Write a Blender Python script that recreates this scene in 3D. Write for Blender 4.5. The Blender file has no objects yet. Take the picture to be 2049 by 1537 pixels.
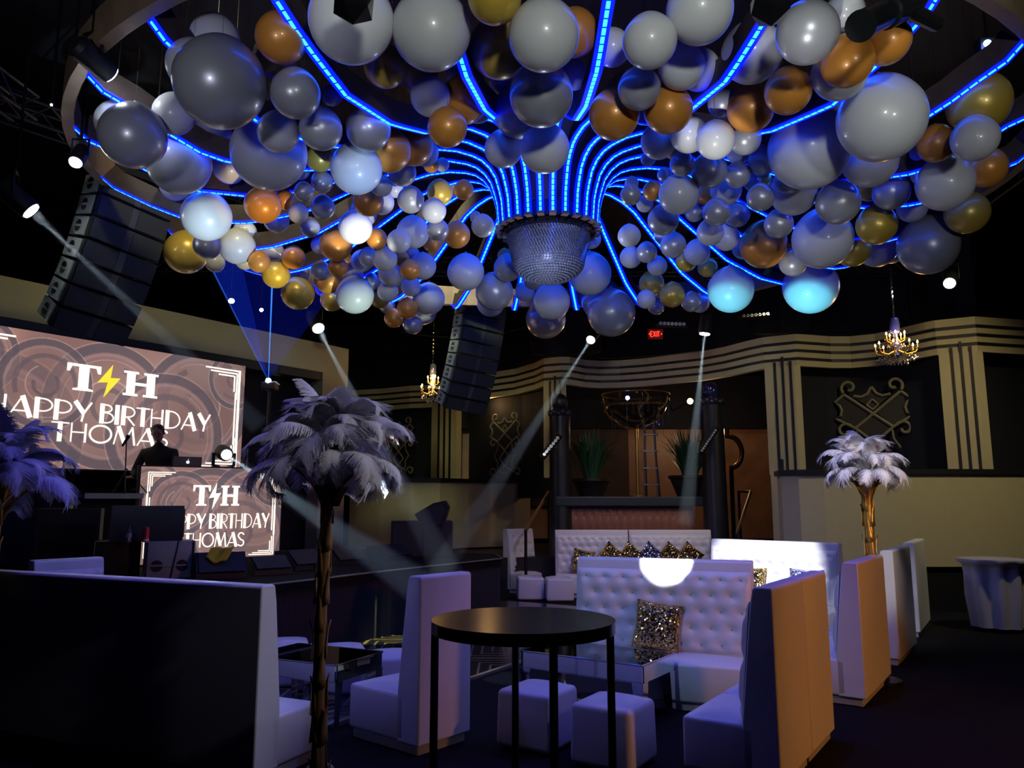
import bpy, bmesh, math, random
import numpy as np
from mathutils import Vector, Matrix
random.seed(7)
C = bpy.context.scene.collection
SC = bpy.context.scene
PI = math.pi
# ---------------------------------------------------------------- camera
FPX = 1560.0; TH = math.radians(8.64); EYE = 1.8
cd = bpy.data.cameras.new('camera'); cam = bpy.data.objects.new('camera', cd); C.objects.link(cam)
cd.sensor_width = 36; cd.lens = 36*FPX/2049; cd.clip_start = .05; cd.clip_end = 200
cam.location = (0, 0, EYE); cam.rotation_euler = (PI/2+TH, 0, 0); SC.camera = cam
SC.view_settings.view_transform = 'Standard'; SC.view_settings.look = 'None'
SC.view_settings.exposure = 0.0; SC.view_settings.gamma = 1.0; SC.view_settings.use_curve_mapping = False
SC.cycles.max_bounces = 5; SC.cycles.diffuse_bounces = 2; SC.cycles.glossy_bounces = 3; SC.cycles.transmission_bounces = 4; SC.cycles.volume_bounces = 0
SC.cycles.adaptive_threshold = .03; SC.cycles.transparent_max_bounces = 6; SC.cycles.caustics_reflective = False; SC.cycles.caustics_refractive = False
# ---------------------------------------------------------------- world
wd = bpy.data.worlds.new('world'); SC.world = wd; wd.use_nodes = True
wd.node_tree.nodes['Background'].inputs[0].default_value = (.012, .016, .03, 1)
wd.node_tree.nodes['Background'].inputs[1].default_value = .35
# ---------------------------------------------------------------- room lights and added unseen fill spots
def lamp(name, kind, loc, target, energy, color, size=.3, spot=60, blend=.5):
    d = bpy.data.lights.new(name, kind); d.energy = energy; d.color = color
    if kind == 'AREA': d.size = size
    else: d.shadow_soft_size = size
    if kind == 'SPOT': d.spot_size = math.radians(spot); d.spot_blend = blend
    o = bpy.data.objects.new(name, d); C.objects.link(o); o.location = loc
    o.rotation_euler = (Vector(target)-Vector(loc)).to_track_quat('-Z', 'Y').to_euler()
    return o
lamp('balloon_fill', 'SPOT', (.8, -1.2, 3.3), (.9, 8, 6.9), 500, (.95, 1, .98), .2, 50, .5)  # added unseen fill near the camera, brightens the balloons
lamp('balloon_fill', 'SPOT', (-2.2, .2, 2.9), (-2.6, 7, 6.8), 250, (.78, .80, 1), .2, 48, .6)  # another added fill, for the balloons at left
lamp('side_fill', 'SPOT', (4.6, 1.2, 4.3), (-.4, 5.2, .6), 50, (.80, .82, 1), .1, 26, .6)  # added unseen fill for the rear of the near centre sofa
lamp('front_fill', 'SPOT', (-.6, 4.4, 4.1), (1.5, 7.6, .9), 120, (.55, .78, 1), .06, 40, .8)  # added unseen fill on the central tufted sofa
lamp('palm_fill', 'SPOT', (2.6, 4.5, 3.9), (-1.1, 4.75, 1.75), 170, (.92, .86, .92), .06, 34, .7)  # added unseen fill on the near palm from the right
lamp('palm_fill', 'SPOT', (-2.7, 2.5, 3.3), (-1.15, 4.75, 2.3), 34, (.66, .6, 1), .05, 25, .6)  # small added fill on the near palm's plumes
lamp('balloon_fill', 'SPOT', (3.2, .2, 3.0), (3.9, 8, 6.6), 210, (.95, .97, 1), .15, 44, .6)  # added fill for the balloons at right
lamp('counter_fill', 'SPOT', (2.4, 13.2, 4.4), (2.4, 16.8, 1.2), 90, (1, .72, .5), .06, 70, .8)  # added warm fill that lifts the copper counter front
lamp('bar_light', 'SPOT', (7.2, 2.2, 2.5), (2.9, 6.8, .6), 470, (1, .37, .08), .12, 52, .8)
lamp('wall_wash', 'SPOT', (7.4, 8.6, 6.9), (6.3, 14, 1.7), 620, (1, .86, .5), .2, 75, 1)
lamp('wall_wash', 'SPOT', (-1, 9, 6.6), (-.9, 19, 1.6), 800, (.85, .9, .5), .2, 38, .8)
lamp('wall_wash', 'SPOT', (-2.5, 6.5, 6.6), (-5.5, 13.5, 4.7), 320, (1, .9, .5), .2, 85, 1)
lamp('purple_fill', 'SPOT', (2.2, 6.6, 4.15), (1.6, 7.2, 0), 115, (.20, .13, 1), .06, 125, 1)  # added unseen spots standing in for the ceiling fixture's purple light on seats
lamp('purple_fill', 'SPOT', (-2.2, 6.2, 4.15), (-2.0, 6, 0), 85, (.20, .13, 1), .06, 125, 1)
lamp('purple_fill', 'SPOT', (2.0, 11.5, 4.2), (2.4, 13.0, 0), 170, (.5, .46, 1), .06, 120, 1)  # same added fill for the far seats
lamp('alcove_lamp', 'POINT', (4.9, 19.3, 3.6), (0, 0, 0), 42, (1, .62, .36), .12)
lamp('alcove_lamp', 'POINT', (-.6, 19.8, 4.3), (0, 0, 0), 12, (1, .55, .2), .12)

# ---------------------------------------------------------------- projection helpers: a pixel's line of sight meets a plane of the room
def ray(px, py):
    x = px-1024.5; u = 768.5-py
    return Vector((x, FPX*math.cos(TH)-u*math.sin(TH), FPX*math.sin(TH)+u*math.cos(TH)))
def PY(px, py, Y): r = ray(px, py); return r*(Y/r.y)+Vector((0, 0, EYE))
def PZ(px, py, z): r = ray(px, py); return r*((z-EYE)/r.z)+Vector((0, 0, EYE))
def PW(px, py, A, B):       # vertical plane through plan points A, B
    n = Vector((-(B[1]-A[1]), B[0]-A[0], 0)); r = ray(px, py)
    return r*((n.x*A[0]+n.y*A[1])/n.dot(r))+Vector((0, 0, EYE))
# ---------------------------------------------------------------- materials
MATS = {}
def nodes_of(name):
    m = bpy.data.materials.new(name); m.use_nodes = True
    return m, m.node_tree.nodes, m.node_tree.links, m.node_tree.nodes['Principled BSDF']
def mat(name, col, rough=.5, metal=0, noise=0, scale=20, bump=0, coat=0, sss=0, spec=.5, sheen=0):
    if name in MATS: return MATS[name]
    m, N, L, b = nodes_of(name)
    b.inputs['Base Color'].default_value = (*col, 1); b.inputs['Roughness'].default_value = rough
    b.inputs['Metallic'].default_value = metal; b.inputs['Specular IOR Level'].default_value = spec
    if coat: b.inputs['Coat Weight'].default_value = coat; b.inputs['Coat Roughness'].default_value = .08
    if sheen: b.inputs['Sheen Weight'].default_value = sheen
    if noise or bump:
        tc = N.new('ShaderNodeTexCoord'); t = N.new('ShaderNodeTexNoise'); t.inputs['Scale'].default_value = scale
        t.inputs['Detail'].default_value = 3; L.new(tc.outputs['Object'], t.inputs['Vector'])
        if noise:
            mx = N.new('ShaderNodeMix'); mx.data_type = 'RGBA'; L.new(t.outputs['Fac'], mx.inputs['Factor'])
            mx.inputs['A'].default_value = (*[c*(1-noise) for c in col], 1); mx.inputs['B'].default_value = (*[min(1, c*(1+noise)) for c in col], 1)
            L.new(mx.outputs['Result'], b.inputs['Base Color'])
        if bump:
            bp = N.new('ShaderNodeBump'); bp.inputs['Strength'].default_value = bump; bp.inputs['Distance'].default_value = .01
            L.new(t.outputs['Fac'], bp.inputs['Height']); L.new(bp.outputs['Normal'], b.inputs['Normal'])
    MATS[name] = m; return m
def emis(name, col, s):
    if name in MATS: return MATS[name]
    m, N, L, b = nodes_of(name)
    b.inputs['Base Color'].default_value = (.02, .02, .02, 1)
    b.inputs['Emission Color'].default_value = (*col, 1); b.inputs['Emission Strength'].default_value = s
    MATS[name] = m; return m
WHITE_VINYL = mat('white_vinyl', (.76, .76, .80), .38, 0, .04, 9, .05)
BLACK = mat('black_paint', (.008, .008, .010), .55, 0, .3, 30)
BLACKGLOSS = mat('black_gloss', (.008, .008, .01), .08)
BLACKMETAL = mat('black_metal', (.02, .02, .022), .35, .6, .2, 40)
GRILLE = mat('speaker_grille', (.03, .035, .04), .55, .3, .4, 200, .3)
GREYCAB = mat('grey_cabinet', (.27, .30, .29), .5, 0, .2, 60, .2)
CARPET = mat('black_carpet', (.012, .012, .014), .95, 0, .5, 160, .6, spec=.1)
CREAM = mat('cream_plaster', (.52, .46, .27), .6, 0, .06, 6, .1)
OLIVE = mat('olive_plaster', (.40, .37, .22), .7, 0, .08, 5, .1)
TRIMBLACK = mat('black_trim', (.01, .01, .012), .5, 0, .2, 20)
NAVY = mat('navy_panel', (.006, .008, .018), .8, 0, .4, 8)
GOLDLEAF = mat('gold_leaf', (.62, .40, .10), .32, .85, .25, 14, .25)
BRONZE = mat('bronze_trunk', (.40, .22, .08), .35, .6, .35, 14, .3)
ORNAMENT = mat('ornament_paint', (.30, .27, .17), .6, .1, .1, 30)
LACE = mat('dark_lace', (.045, .042, .04), .8, 0, .7, 60, .4)
CHROME = mat('polished_metal', (.8, .8, .82), .12, 1)
MIRROR = mat('mirror_glass', (.86, .87, .9), .02, 1)
DARKMIRROR = mat('dark_mirror', (.10, .11, .13), .03, 1)
COPPERVINYL = mat('copper_vinyl', (.34, .15, .10), .35, .1, .12, 12, .1)
MARBLE = mat('orange_marble', (.42, .22, .12), .4, 0, .45, 2.2)
LEAF = mat('palm_leaf', (.03, .10, .045), .5, 0, .4, 20)
FEATHER = mat('ostrich_feather', (.80, .79, .84), .75, 0, .05, 30, sheen=.4)
SKIN = mat('skin', (.45, .27, .19), .5, 0, .1, 30)
SHIRT = mat('black_shirt', (.014, .014, .016), .8, 0, .3, 50, .2)
HAIR = mat('dark_hair', (.02, .015, .012), .6, 0, .3, 90, .4)
ROCK = mat('pale_crystal', (.32, .27, .21), .5, 0, .3, 25, .4)
YELLOW = mat('yellow_towel', (.62, .55, .03), .8, 0, .15, 60, .4)
ALU = mat('aluminium', (.45, .47, .5), .35, .9, .1, 30)
CLOTH = mat('pale_tablecloth', (.62, .60, .68), .75, 0, .06, 30, .15)
RIBMAT = mat('dark_rib', (.045, .030, .025), .6, 0, .5, 12, .2)
RINGWOOD = mat('bronze_ring', (.32, .22, .13), .4, .35, .4, 5, .1)
CANDLE = emis('candle_flame', (1, .55, .15), 40)
LENS = emis('spot_lens', (.85, .93, 1), 60)
EXITRED = emis('exit_red', (1, .03, .015), 3.0)
LEDCORE = emis('led_core', (.02, .30, 1), 4.2)
LEDCORE.cycles.emission_sampling = 'NONE'
LEDGLOW = emis('led_glow', (.0, .003, 1), 5.0)
LASER = emis('laser_lens', (.5, .7, 1), 60)
for _m in (CANDLE, LENS, LASER, EXITRED): _m.cycles.emission_sampling = 'NONE'
# clear plastic / crystal
def glassy(name, col, rough, ior=1.45, alpha=1):
    m, N, L, b = nodes_of(name)
    b.inputs['Base Color'].default_value = (*col, 1); b.inputs['Roughness'].default_value = rough
    b.inputs['Transmission Weight'].default_value = 1; b.inputs['IOR'].default_value = ior; b.inputs['Alpha'].default_value = alpha
    MATS[name] = m; return m
CLEAR = glassy('clear_film', (.9, .9, 1), .04, 1.35, .6)
CRYSTAL = mat('crystal_bead', (.55, .58, .72), .06, .75)
# sequins: small tilted flakes from a cell texture
def sequins(name, a, b_):
    m, N, L, b = nodes_of(name)
    tc = N.new('ShaderNodeTexCoord'); v = N.new('ShaderNodeTexVoronoi'); v.inputs['Scale'].default_value = 75
    L.new(tc.outputs['Object'], v.inputs['Vector'])
    mx = N.new('ShaderNodeMix'); mx.data_type = 'RGBA'; mx.inputs['A'].default_value = (*a, 1); mx.inputs['B'].default_value = (*b_, 1)
    sp = N.new('ShaderNodeSeparateColor'); L.new(v.outputs['Color'], sp.inputs[0]); L.new(sp.outputs[0], mx.inputs['Factor'])
    L.new(mx.outputs['Result'], b.inputs['Base Color'])
    b.inputs['Metallic'].default_value = 1; b.inputs['Roughness'].default_value = .16
    sb = N.new('ShaderNodeVectorMath'); sb.operation = 'SUBTRACT'; L.new(v.outputs['Color'], sb.inputs[0]); sb.inputs[1].default_value = (.5, .5, .5)
    sc = N.new('ShaderNodeVectorMath'); sc.operation = 'SCALE'; L.new(sb.outputs[0], sc.inputs[0]); sc.inputs['Scale'].default_value = 1.3
    g = N.new('ShaderNodeNewGeometry'); ad = N.new('ShaderNodeVectorMath'); L.new(sc.outputs[0], ad.inputs[0]); L.new(g.outputs['Normal'], ad.inputs[1])
    nm = N.new('ShaderNodeVectorMath'); nm.operation = 'NORMALIZE'; L.new(ad.outputs[0], nm.inputs[0]); L.new(nm.outputs[0], b.inputs['Normal'])
    MATS[name] = m; return m
GOLDSEQ = sequins('gold_sequins', (.95, .66, .24), (.45, .28, .08))
BLUESEQ = sequins('silver_blue_sequins', (.25, .25, .75), (.7, .7, .75))
def haze(name, dens):
    m = bpy.data.materials.new(name); m.use_nodes = True; N = m.node_tree.nodes; N.clear()
    o = N.new('ShaderNodeOutputMaterial'); v = N.new('ShaderNodeVolumeScatter')
    v.inputs['Density'].default_value = dens; v.inputs['Anisotropy'].default_value = .2; v.inputs['Color'].default_value = (.9, .95, 1, 1)
    m.node_tree.links.new(v.outputs[0], o.inputs['Volume']); MATS[name] = m; return m
HAZE = haze('haze_in_beam', .14)
def colorattr(name, s, emit=True):
    m, N, L, b = nodes_of(name)
    a = N.new('ShaderNodeAttribute'); a.attribute_name = 'Col'; b.inputs['Base Color'].default_value = (.01, .01, .01, 1); b.inputs['Roughness'].default_value = .6
    L.new(a.outputs['Color'], b.inputs['Emission Color']); b.inputs['Emission Strength'].default_value = s
    MATS[name] = m; return m
SCREEN = colorattr('led_screen_image', 1.15)
LETTER = emis('screen_letter_cream', (1, .86, .70), 1.6)
LETTERY = emis('screen_letter_yellow', (1, .72, .04), 1.2)
# ---------------------------------------------------------------- mesh builder
class MB:
    def __init__(s): s.v = []; s.f = []
    def add(s, vs, fs):
        n = len(s.v); s.v += [tuple(v) for v in vs]; s.f += [tuple(i+n for i in f) for f in fs]; return s
    def box(s, c, d, rot=None):
        c = Vector(c); R = rot or Matrix.Identity(3)
        vs = [c+R@Vector((sx*d[0]/2, sy*d[1]/2, sz*d[2]/2)) for sx in (-1, 1) for sy in (-1, 1) for sz in (-1, 1)]
        return s.add(vs, [(0, 1, 3, 2), (4, 6, 7, 5), (0, 4, 5, 1), (2, 3, 7, 6), (0, 2, 6, 4), (1, 5, 7, 3)])
    def bbox(s, c, d, bev=.02, seg=3):       # rounded box
        bm = bmesh.new(); bmesh.ops.create_cube(bm, size=1)
        for v in bm.verts: v.co = Vector((v.co.x*d[0], v.co.y*d[1], v.co.z*d[2]))
        bmesh.ops.bevel(bm, geom=bm.edges[:], offset=bev, segments=seg, affect='EDGES', profile=.5)
        bm.verts.ensure_lookup_table(); bm.verts.index_update()
        s.add([v.co+Vector(c) for v in bm.verts], [[v.index for v in f.verts] for f in bm.faces]); bm.free(); return s
    def tube(s, pts, r, n=8, caps=True):
        pts = [Vector(p) for p in pts]; rs = r if isinstance(r, (list, tuple)) else [r]*len(pts)
        rings = []; up = Vector((0, 0, 1))
        t0 = (pts[1]-pts[0]).normalized()
        a = t0.cross(up) if abs(t0.dot(up)) < .95 else t0.cross(Vector((1, 0, 0)))
        a.normalize(); base = len(s.v)
        for i, p in enumerate(pts):
            t = (pts[min(i+1, len(pts)-1)]-pts[max(i-1, 0)]).normalized()
            a = (a-t*a.dot(t))
            if a.length < 1e-6: a = t.orthogonal()
            a.normalize(); b = t.cross(a)
            for k in range(n):
                q = p+(a*math.cos(2*PI*k/n)+b*math.sin(2*PI*k/n))*rs[i]; s.v.append(tuple(q))
        for i in range(len(pts)-1):
            for k in range(n):
                s.f.append((base+i*n+k, base+i*n+(k+1) % n, base+(i+1)*n+(k+1) % n, base+(i+1)*n+k))
        if caps:
            s.f.append(tuple(base+k for k in range(n))[::-1]); s.f.append(tuple(base+(len(pts)-1)*n+k for k in range(n)))
        return s
    def lathe(s, prof, c=(0, 0, 0), n=24, R=None):
        base = len(s.v); c = Vector(c)
        for (r, z) in prof:
            for k in range(n):
                v = Vector((r*math.cos(2*PI*k/n), r*math.sin(2*PI*k/n), z)); v = R@v if R else v
                s.v.append(tuple(c+v))
        for i in range(len(prof)-1):
            for k in range(n): s.f.append((base+i*n+k, base+i*n+(k+1) % n, base+(i+1)*n+(k+1) % n, base+(i+1)*n+k))
        if prof[0][0] > 1e-5: s.f.append(tuple(base+k for k in range(n))[::-1])
        if prof[-1][0] > 1e-5: s.f.append(tuple(base+(len(prof)-1)*n+k for k in range(n)))
        return s
    def prism(s, poly, d):                   # poly of 3d points, extruded by vector d
        n = len(poly); base = len(s.v); d = Vector(d)
        s.v += [tuple(Vector(p)) for p in poly]+[tuple(Vector(p)+d) for p in poly]
        s.f.append(tuple(range(base, base+n))[::-1]); s.f.append(tuple(range(base+n, base+2*n)))
        for i in range(n): s.f.append((base+i, base+(i+1) % n, base+n+(i+1) % n, base+n+i))
        return s
    def sphere(s, c, r, n=12, sc=(1, 1, 1)):
        return s.lathe([(max(r*sc[0]*math.sin(PI*i/n), 0), -r*sc[2]*math.cos(PI*i/n)) for i in range(n+1)], c, n*2)
    def build(s, name, m, parent=None, smooth=False, world=False):
        me = bpy.data.meshes.new(name)
        vs = s.v
        if world and parent is not None:
            M = mw(parent).inverted(); vs = [tuple(M@Vector(v)) for v in vs]
        me.from_pydata(vs, [], s.f); me.update()
        bm = bmesh.new(); bm.from_mesh(me); bmesh.ops.remove_doubles(bm, verts=bm.verts, dist=1e-6)
        bmesh.ops.recalc_face_normals(bm, faces=bm.faces); bm.to_mesh(me); bm.free()
        me.materials.append(m)
        if smooth:
            me.polygons.foreach_set('use_smooth', [True]*len(me.polygons))
            if smooth != 'all': me.set_sharp_from_angle(angle=math.radians(40))
        o = bpy.data.objects.new(name, me); C.objects.link(o)
        if parent is not None: o.parent = parent
        return o
def mw(o):
    M = Matrix.Translation(o.location)@o.rotation_euler.to_matrix().to_4x4()@Matrix.Diagonal((*o.scale, 1))
    return mw(o.parent)@M if o.parent else M
def tag(o, label=None, cat=None, group=None, kind=None):
    if label: o['label'] = label
    if cat: o['category'] = cat
    if group: o['group'] = group
    if kind: o['kind'] = kind
    return o
def thing(name, label, cat, loc=(0, 0, 0), rz=0, group=None):
    o = bpy.data.objects.new(name, None); C.objects.link(o); o.location = loc; o.rotation_euler = (0, 0, rz)
    o.empty_display_size = .1
    return tag(o, label, cat, group)
def struct(name, mb, m, parent=None, smooth=False):
    o = mb.build(name, m, parent, smooth)
    if parent is None: o['kind'] = 'structure'
    return o
def dup(root, loc=None, rz=None, label=None, group=None):
    r = root.copy(); C.objects.link(r)
    if loc is not None: r.location = loc
    if rz is not None: r.rotation_euler = (0, 0, rz)
    if label: r['label'] = label
    if group: r['group'] = group
    for ch in [o for o in ALLCH.get(root.name, root.children)]:
        c = ch.copy(); C.objects.link(c); c.parent = r
        for g in ch.children:
            d = g.copy(); C.objects.link(d); d.parent = c
    return r
ALLCH = {}
def lerp(a, b, t): return a+(b-a)*t
# ================================================================ ROOM
fl = MB(); fl.add([(-14, -4, 0), (14, -4, 0), (14, 27, 0), (-14, 27, 0)], [(0, 1, 2, 3)]); 
struct('floor', MB().box((0, 11.5, -.05), (28, 31, .1)), CARPET)
struct('ceiling', MB().box((0, 11.5, 8.05), (28, 31, .1)), BLACK)
struct('wall_left', MB().box((-14.05, 11.5, 4), (.1, 31, 8)), NAVY)
struct('wall_right', MB().box((14.05, 11.5, 4), (.1, 31, 8)), NAVY)
struct('wall_back', MB().box((0, 27.05, 4), (28, .1, 8)), NAVY)
struct('wall_front', MB().box((0, -4.05, 4), (28, .1, 8)), NAVY)
# dance floor: glossy black boards with a fine gold art-deco pattern of nested diamonds and bars
def dance_mat():
    m, N, L, b = nodes_of('dance_floor_inlay')
    tc = N.new('ShaderNodeTexCoord')
    def tri(axis, sc, off=0):
        sp = N.new('ShaderNodeSeparateXYZ'); L.new(tc.outputs['Object'], sp.inputs[0])
        mu = N.new('ShaderNodeMath'); mu.operation = 'MULTIPLY_ADD'; L.new(sp.outputs[axis], mu.inputs[0]); mu.inputs[1].default_value = sc; mu.inputs[2].default_value = off
        pp = N.new('ShaderNodeMath'); pp.operation = 'PINGPONG'; L.new(mu.outputs[0], pp.inputs[0]); pp.inputs[1].default_value = 1; return pp
    a = tri(0, 1.6); c = tri(1, 1.6)
    ad = N.new('ShaderNodeMath'); ad.operation = 'MAXIMUM'; L.new(a.outputs[0], ad.inputs[0]); L.new(c.outputs[0], ad.inputs[1])
    f = N.new('ShaderNodeMath'); f.operation = 'MULTIPLY'; L.new(ad.outputs[0], f.inputs[0]); f.inputs[1].default_value = 5
    fr = N.new('ShaderNodeMath'); fr.operation = 'FRACT'; L.new(f.outputs[0], fr.inputs[0])
    gt = N.new('ShaderNodeMath'); gt.operation = 'GREATER_THAN'; L.new(fr.outputs[0], gt.inputs[0]); gt.inputs[1].default_value = .80
    mx = N.new('ShaderNodeMix'); mx.data_type = 'RGBA'; L.new(gt.outputs[0], mx.inputs['Factor'])
    mx.inputs['A'].default_value = (.012, .013, .016, 1); mx.inputs['B'].default_value = (.26, .22, .10, 1)
    L.new(mx.outputs['Result'], b.inputs['Base Color']); b.inputs['Roughness'].default_value = .14
    return m
DANCE = dance_mat()
a = PZ(862, 1386, 0); b = PZ(1041, 1326, 0)
dd = (b-a).normalized(); nn = Vector((-dd.y, dd.x, 0))
df = thing('dance_floor', 'glossy black dance floor inlaid with gold art deco lines in front of the stage', 'dance floor', (0, 0, 0))
p0 = a-dd*2.2; p1 = a+dd*6.2
MB().prism([p0, p1, p1+nn*3.6, p0+nn*3.6], (0, 0, .025)).build('inlaid_surface', DANCE, df)
MB().prism([p0-nn*.05, p1-nn*.05, p1, p0], (0, 0, .03)).build('metal_edge', ALU, df)
# ---------------------------------------------------------------- stage
STZ = .9
sp_ = [(-12, 8.9), (-3.25, 8.15), (-2.95, 8.6), (-1.75, 10.7), (-.17, 13.1), (-.32, 14.2), (-4.0, 15.2), (-12, 15.2)]
stg = thing('stage', 'raised black stage with a pleated black skirt along its curved front', 'stage', (-5, 12, 0))
MB().prism([(x, y, STZ-.12) for x, y in sp_], (0, 0, .12)).build('deck', mat('stage_deck', (.008, .008, .01), .9, 0, .3, 10, spec=.1), stg, world=True)
sk = MB(); pts = []
for i in range(5):
    A = Vector((*sp_[i], 0)); B = Vector((*sp_[i+1], 0)); n = int((B-A).length/.045); d = (B-A).normalized(); nr = Vector((d.y, -d.x, 0))
    for k in range(n): pts.append(A+(B-A)*k/n+nr*(.02 if k % 2 else -.025)-nr*.04)
base = len(sk.v)
for p in pts: sk.v += [(p.x, p.y, .02), (p.x, p.y, STZ-.12)]
for k in range(len(pts)-1): sk.f.append((2*k, 2*k+2, 2*k+3, 2*k+1))
sk.build('skirt', mat('black_drape', (.02, .024, .03), .8, 0, .3, 20), stg, world=True)
ed = MB(); ed.tube([(x, y, STZ-.01) for x, y in [(x+.012, y-.008) for x, y in sp_[1:6]]], .012, 6); ed.build('metal_edge', ALU, stg, world=True)
# ---------------------------------------------------------------- proscenium over the LED wall
LA = Vector((*PY(0, 700, 10.8).xy, 0)); LB = Vector((*PY(477, 800, 14.0).xy, 0))
ld = (LB-LA).normalized(); ln = Vector((ld.y, -ld.x, 0))       # ln faces the room
def Lp(px, py): p = PW(px, py, LA, LB); return ((p-Vector((LA.x, LA.y, 0))).dot(ld), p.z)   # pixel -> (u, z) on the screen plane
def L3(u, z, off=0): return Vector((LA.x, LA.y, 0))+ld*u+ln*off+Vector((0, 0, z))
uR = Lp(690, 700)[0]; uP = Lp(640, 700)[0]; zt = Lp(300, 618)[1]; zb = Lp(300, 688)[1]
u0 = -2.8
pr = MB(); pr.prism([L3(u0, zb, .12), L3(uP, zb, .12), L3(uP, STZ, .12), L3(uR, STZ, .12), L3(uR, zt, .12), L3(u0, zt, .12)], -ln*.35)
w = struct('wall_stage', pr, OLIVE)
bk = MB(); bk.prism([L3(u0, STZ, -.5), L3(uR+.1, STZ, -.5), L3(uR+.1, zt, -.5), L3(u0, zt, -.5)], -ln*.1)
struct('wall_backdrop', bk, NAVY)
struct('trim_1', MB().prism([L3(u0, zb-.16, .1), L3(uP, zb-.16, .1), L3(uP, zb, .1), L3(u0, zb, .1)], -ln*.3), TRIMBLACK)
# eye mark on the backdrop
em = MB(); _e = PW(549, 768, LA-ln*.4, LB-ln*.4); u, z = (_e-LA).dot(ld), _e.z
for k in range(20):
    a0 = 2*PI*k/20; a1 = 2*PI*(k+1)/20
    em.prism([L3(u+.085*math.cos(a0), z+.05*math.sin(a0), -.39), L3(u+.085*math.cos(a1), z+.05*math.sin(a1), -.39), L3(u+.065*math.cos(a1), z+.035*math.sin(a1), -.39), L3(u+.065*math.cos(a0), z+.035*math.sin(a0), -.39)], -ln*.01)
em.prism([L3(u+.025*math.cos(k*PI/6), z+.022*math.sin(k*PI/6), -.39) for k in range(12)], -ln*.01)
em.prism([L3(u+.08, z+.02, -.39), L3(u+.13, z, -.39), L3(u+.08, z-.02, -.39)], -ln*.01)
es = thing('eye_logo', 'small white eye logo on the dark backdrop right of the big screen', 'logo', L3(u, z, -.395))
em.build('eye_mark', emis('white_mark_glow', (.8, .8, .8), .35), es, world=True)  # faint emission put into the printed mark so it shows unlit
# ---------------------------------------------------------------- LED screens
def screen_image(W, Hh, asp):
    """swirling rings graphic; returns float colours (Hh, W, 3)"""
    y, x = np.mgrid[0:Hh, 0:W]; x = x/(W-1)*asp; y = y/(Hh-1)
    img = np.zeros((Hh, W, 3)); img[:] = (.30, .17, .15)
    d = (x*.6-y)
    img += (np.sin(d*5+.6)[..., None]*.05)*np.array([1, .75, .6]); img += np.exp(-((x-asp*.22+y*.35-.2)/.10)**2)[..., None]*np.array([.10, .035, .02])
    circ = [(.30, .20, .62, 1), (.14, .78, .30, 2), (1.05, .50, .50, 0), (1.78, .58, .50, 1), (1.52, .30, .52, 2), (.60, .62, .34, 2), (2.1, .85, .26, 0)]
    for cx, cy, R, t in circ:
        cx = cx/2.2*asp; r = np.hypot(x-cx, y-cy); an = np.arctan2(y-cy, x-cx); ins = (r < R)
        sh = (1-np.clip(r/R, 0, 1))[..., None]
        base = np.array([(.24, .14, .13), (.20, .125, .125), (.30, .175, .16)][t])
        img = np.where(ins[..., None], img*.5+base*.5*(1-.25*sh), img)
        for f0, f1, c, lim in ((.86, 1.0, (.085, .075, .095), 9), (.80, .84, (.30, .20, .20), 9), (.58, .68, (.13, .095, .11), .2), (.40, .43, (.42, .29, .28), -.2), (.22, .30, (.12, .09, .10), .5)):
            mk = (r > R*f0) & (r < R*f1) & (np.sin(an+t*2+f0*9) < lim)
            img[mk] = img[mk]*.25+np.array(c)*.75
        mk = np.abs(r-R*1.02) < .0028; img[mk] = img[mk]*.6+np.array((.6, .45, .42))*.4
        mk = (np.abs(r-R*.74) < .0028) & (np.sin(an*1+t) > 0); img[mk] = img[mk]*.6+np.array((.6, .45, .42))*.4
    v = .82+.3*np.exp(-((x-asp*.5)**2+(y-.62)**2)/.15); img *= v[..., None]
    return np.clip(img, 0, 1)
def screen_mesh(name, P3, u0, u1, z0, z1, W, Hh, parent):
    img = screen_image(W, Hh, (u1-u0)/(z1-z0))
    us = np.linspace(u0, u1, W+1); zs = np.linspace(z0, z1, Hh+1)
    o = P3(0, 0, 0); du = P3(1, 0, 0)-o; dz = Vector((0, 0, 1))
    V = np.array(o)[None, None]+us[None, :, None]*np.array(du)+zs[:, None, None]*np.array(dz)
    V = V.reshape(-1, 3); i, j = np.mgrid[0:Hh, 0:W]; a = i*(W+1)+j
    F = np.stack([a, a+1, a+W+2, a+W+1], -1).reshape(-1, 4)
    M = mw(parent).inverted(); V = V@np.array(M.to_3x3()).T+np.array(M.translation)
    me = bpy.data.meshes.new(name); me.from_pydata(V.tolist(), [], F.tolist()); me.update()
    at = me.color_attributes.new('Col', 'FLOAT_COLOR', 'CORNER')
    col = np.ones((Hh*W, 4, 4)); col[:, :, :3] = img.reshape(-1, 1, 3)
    at.data.foreach_set('color', col.ravel()); me.materials.append(SCREEN)
    ob = bpy.data.objects.new(name, me); C.objects.link(ob); ob.parent = parent; return ob
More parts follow.
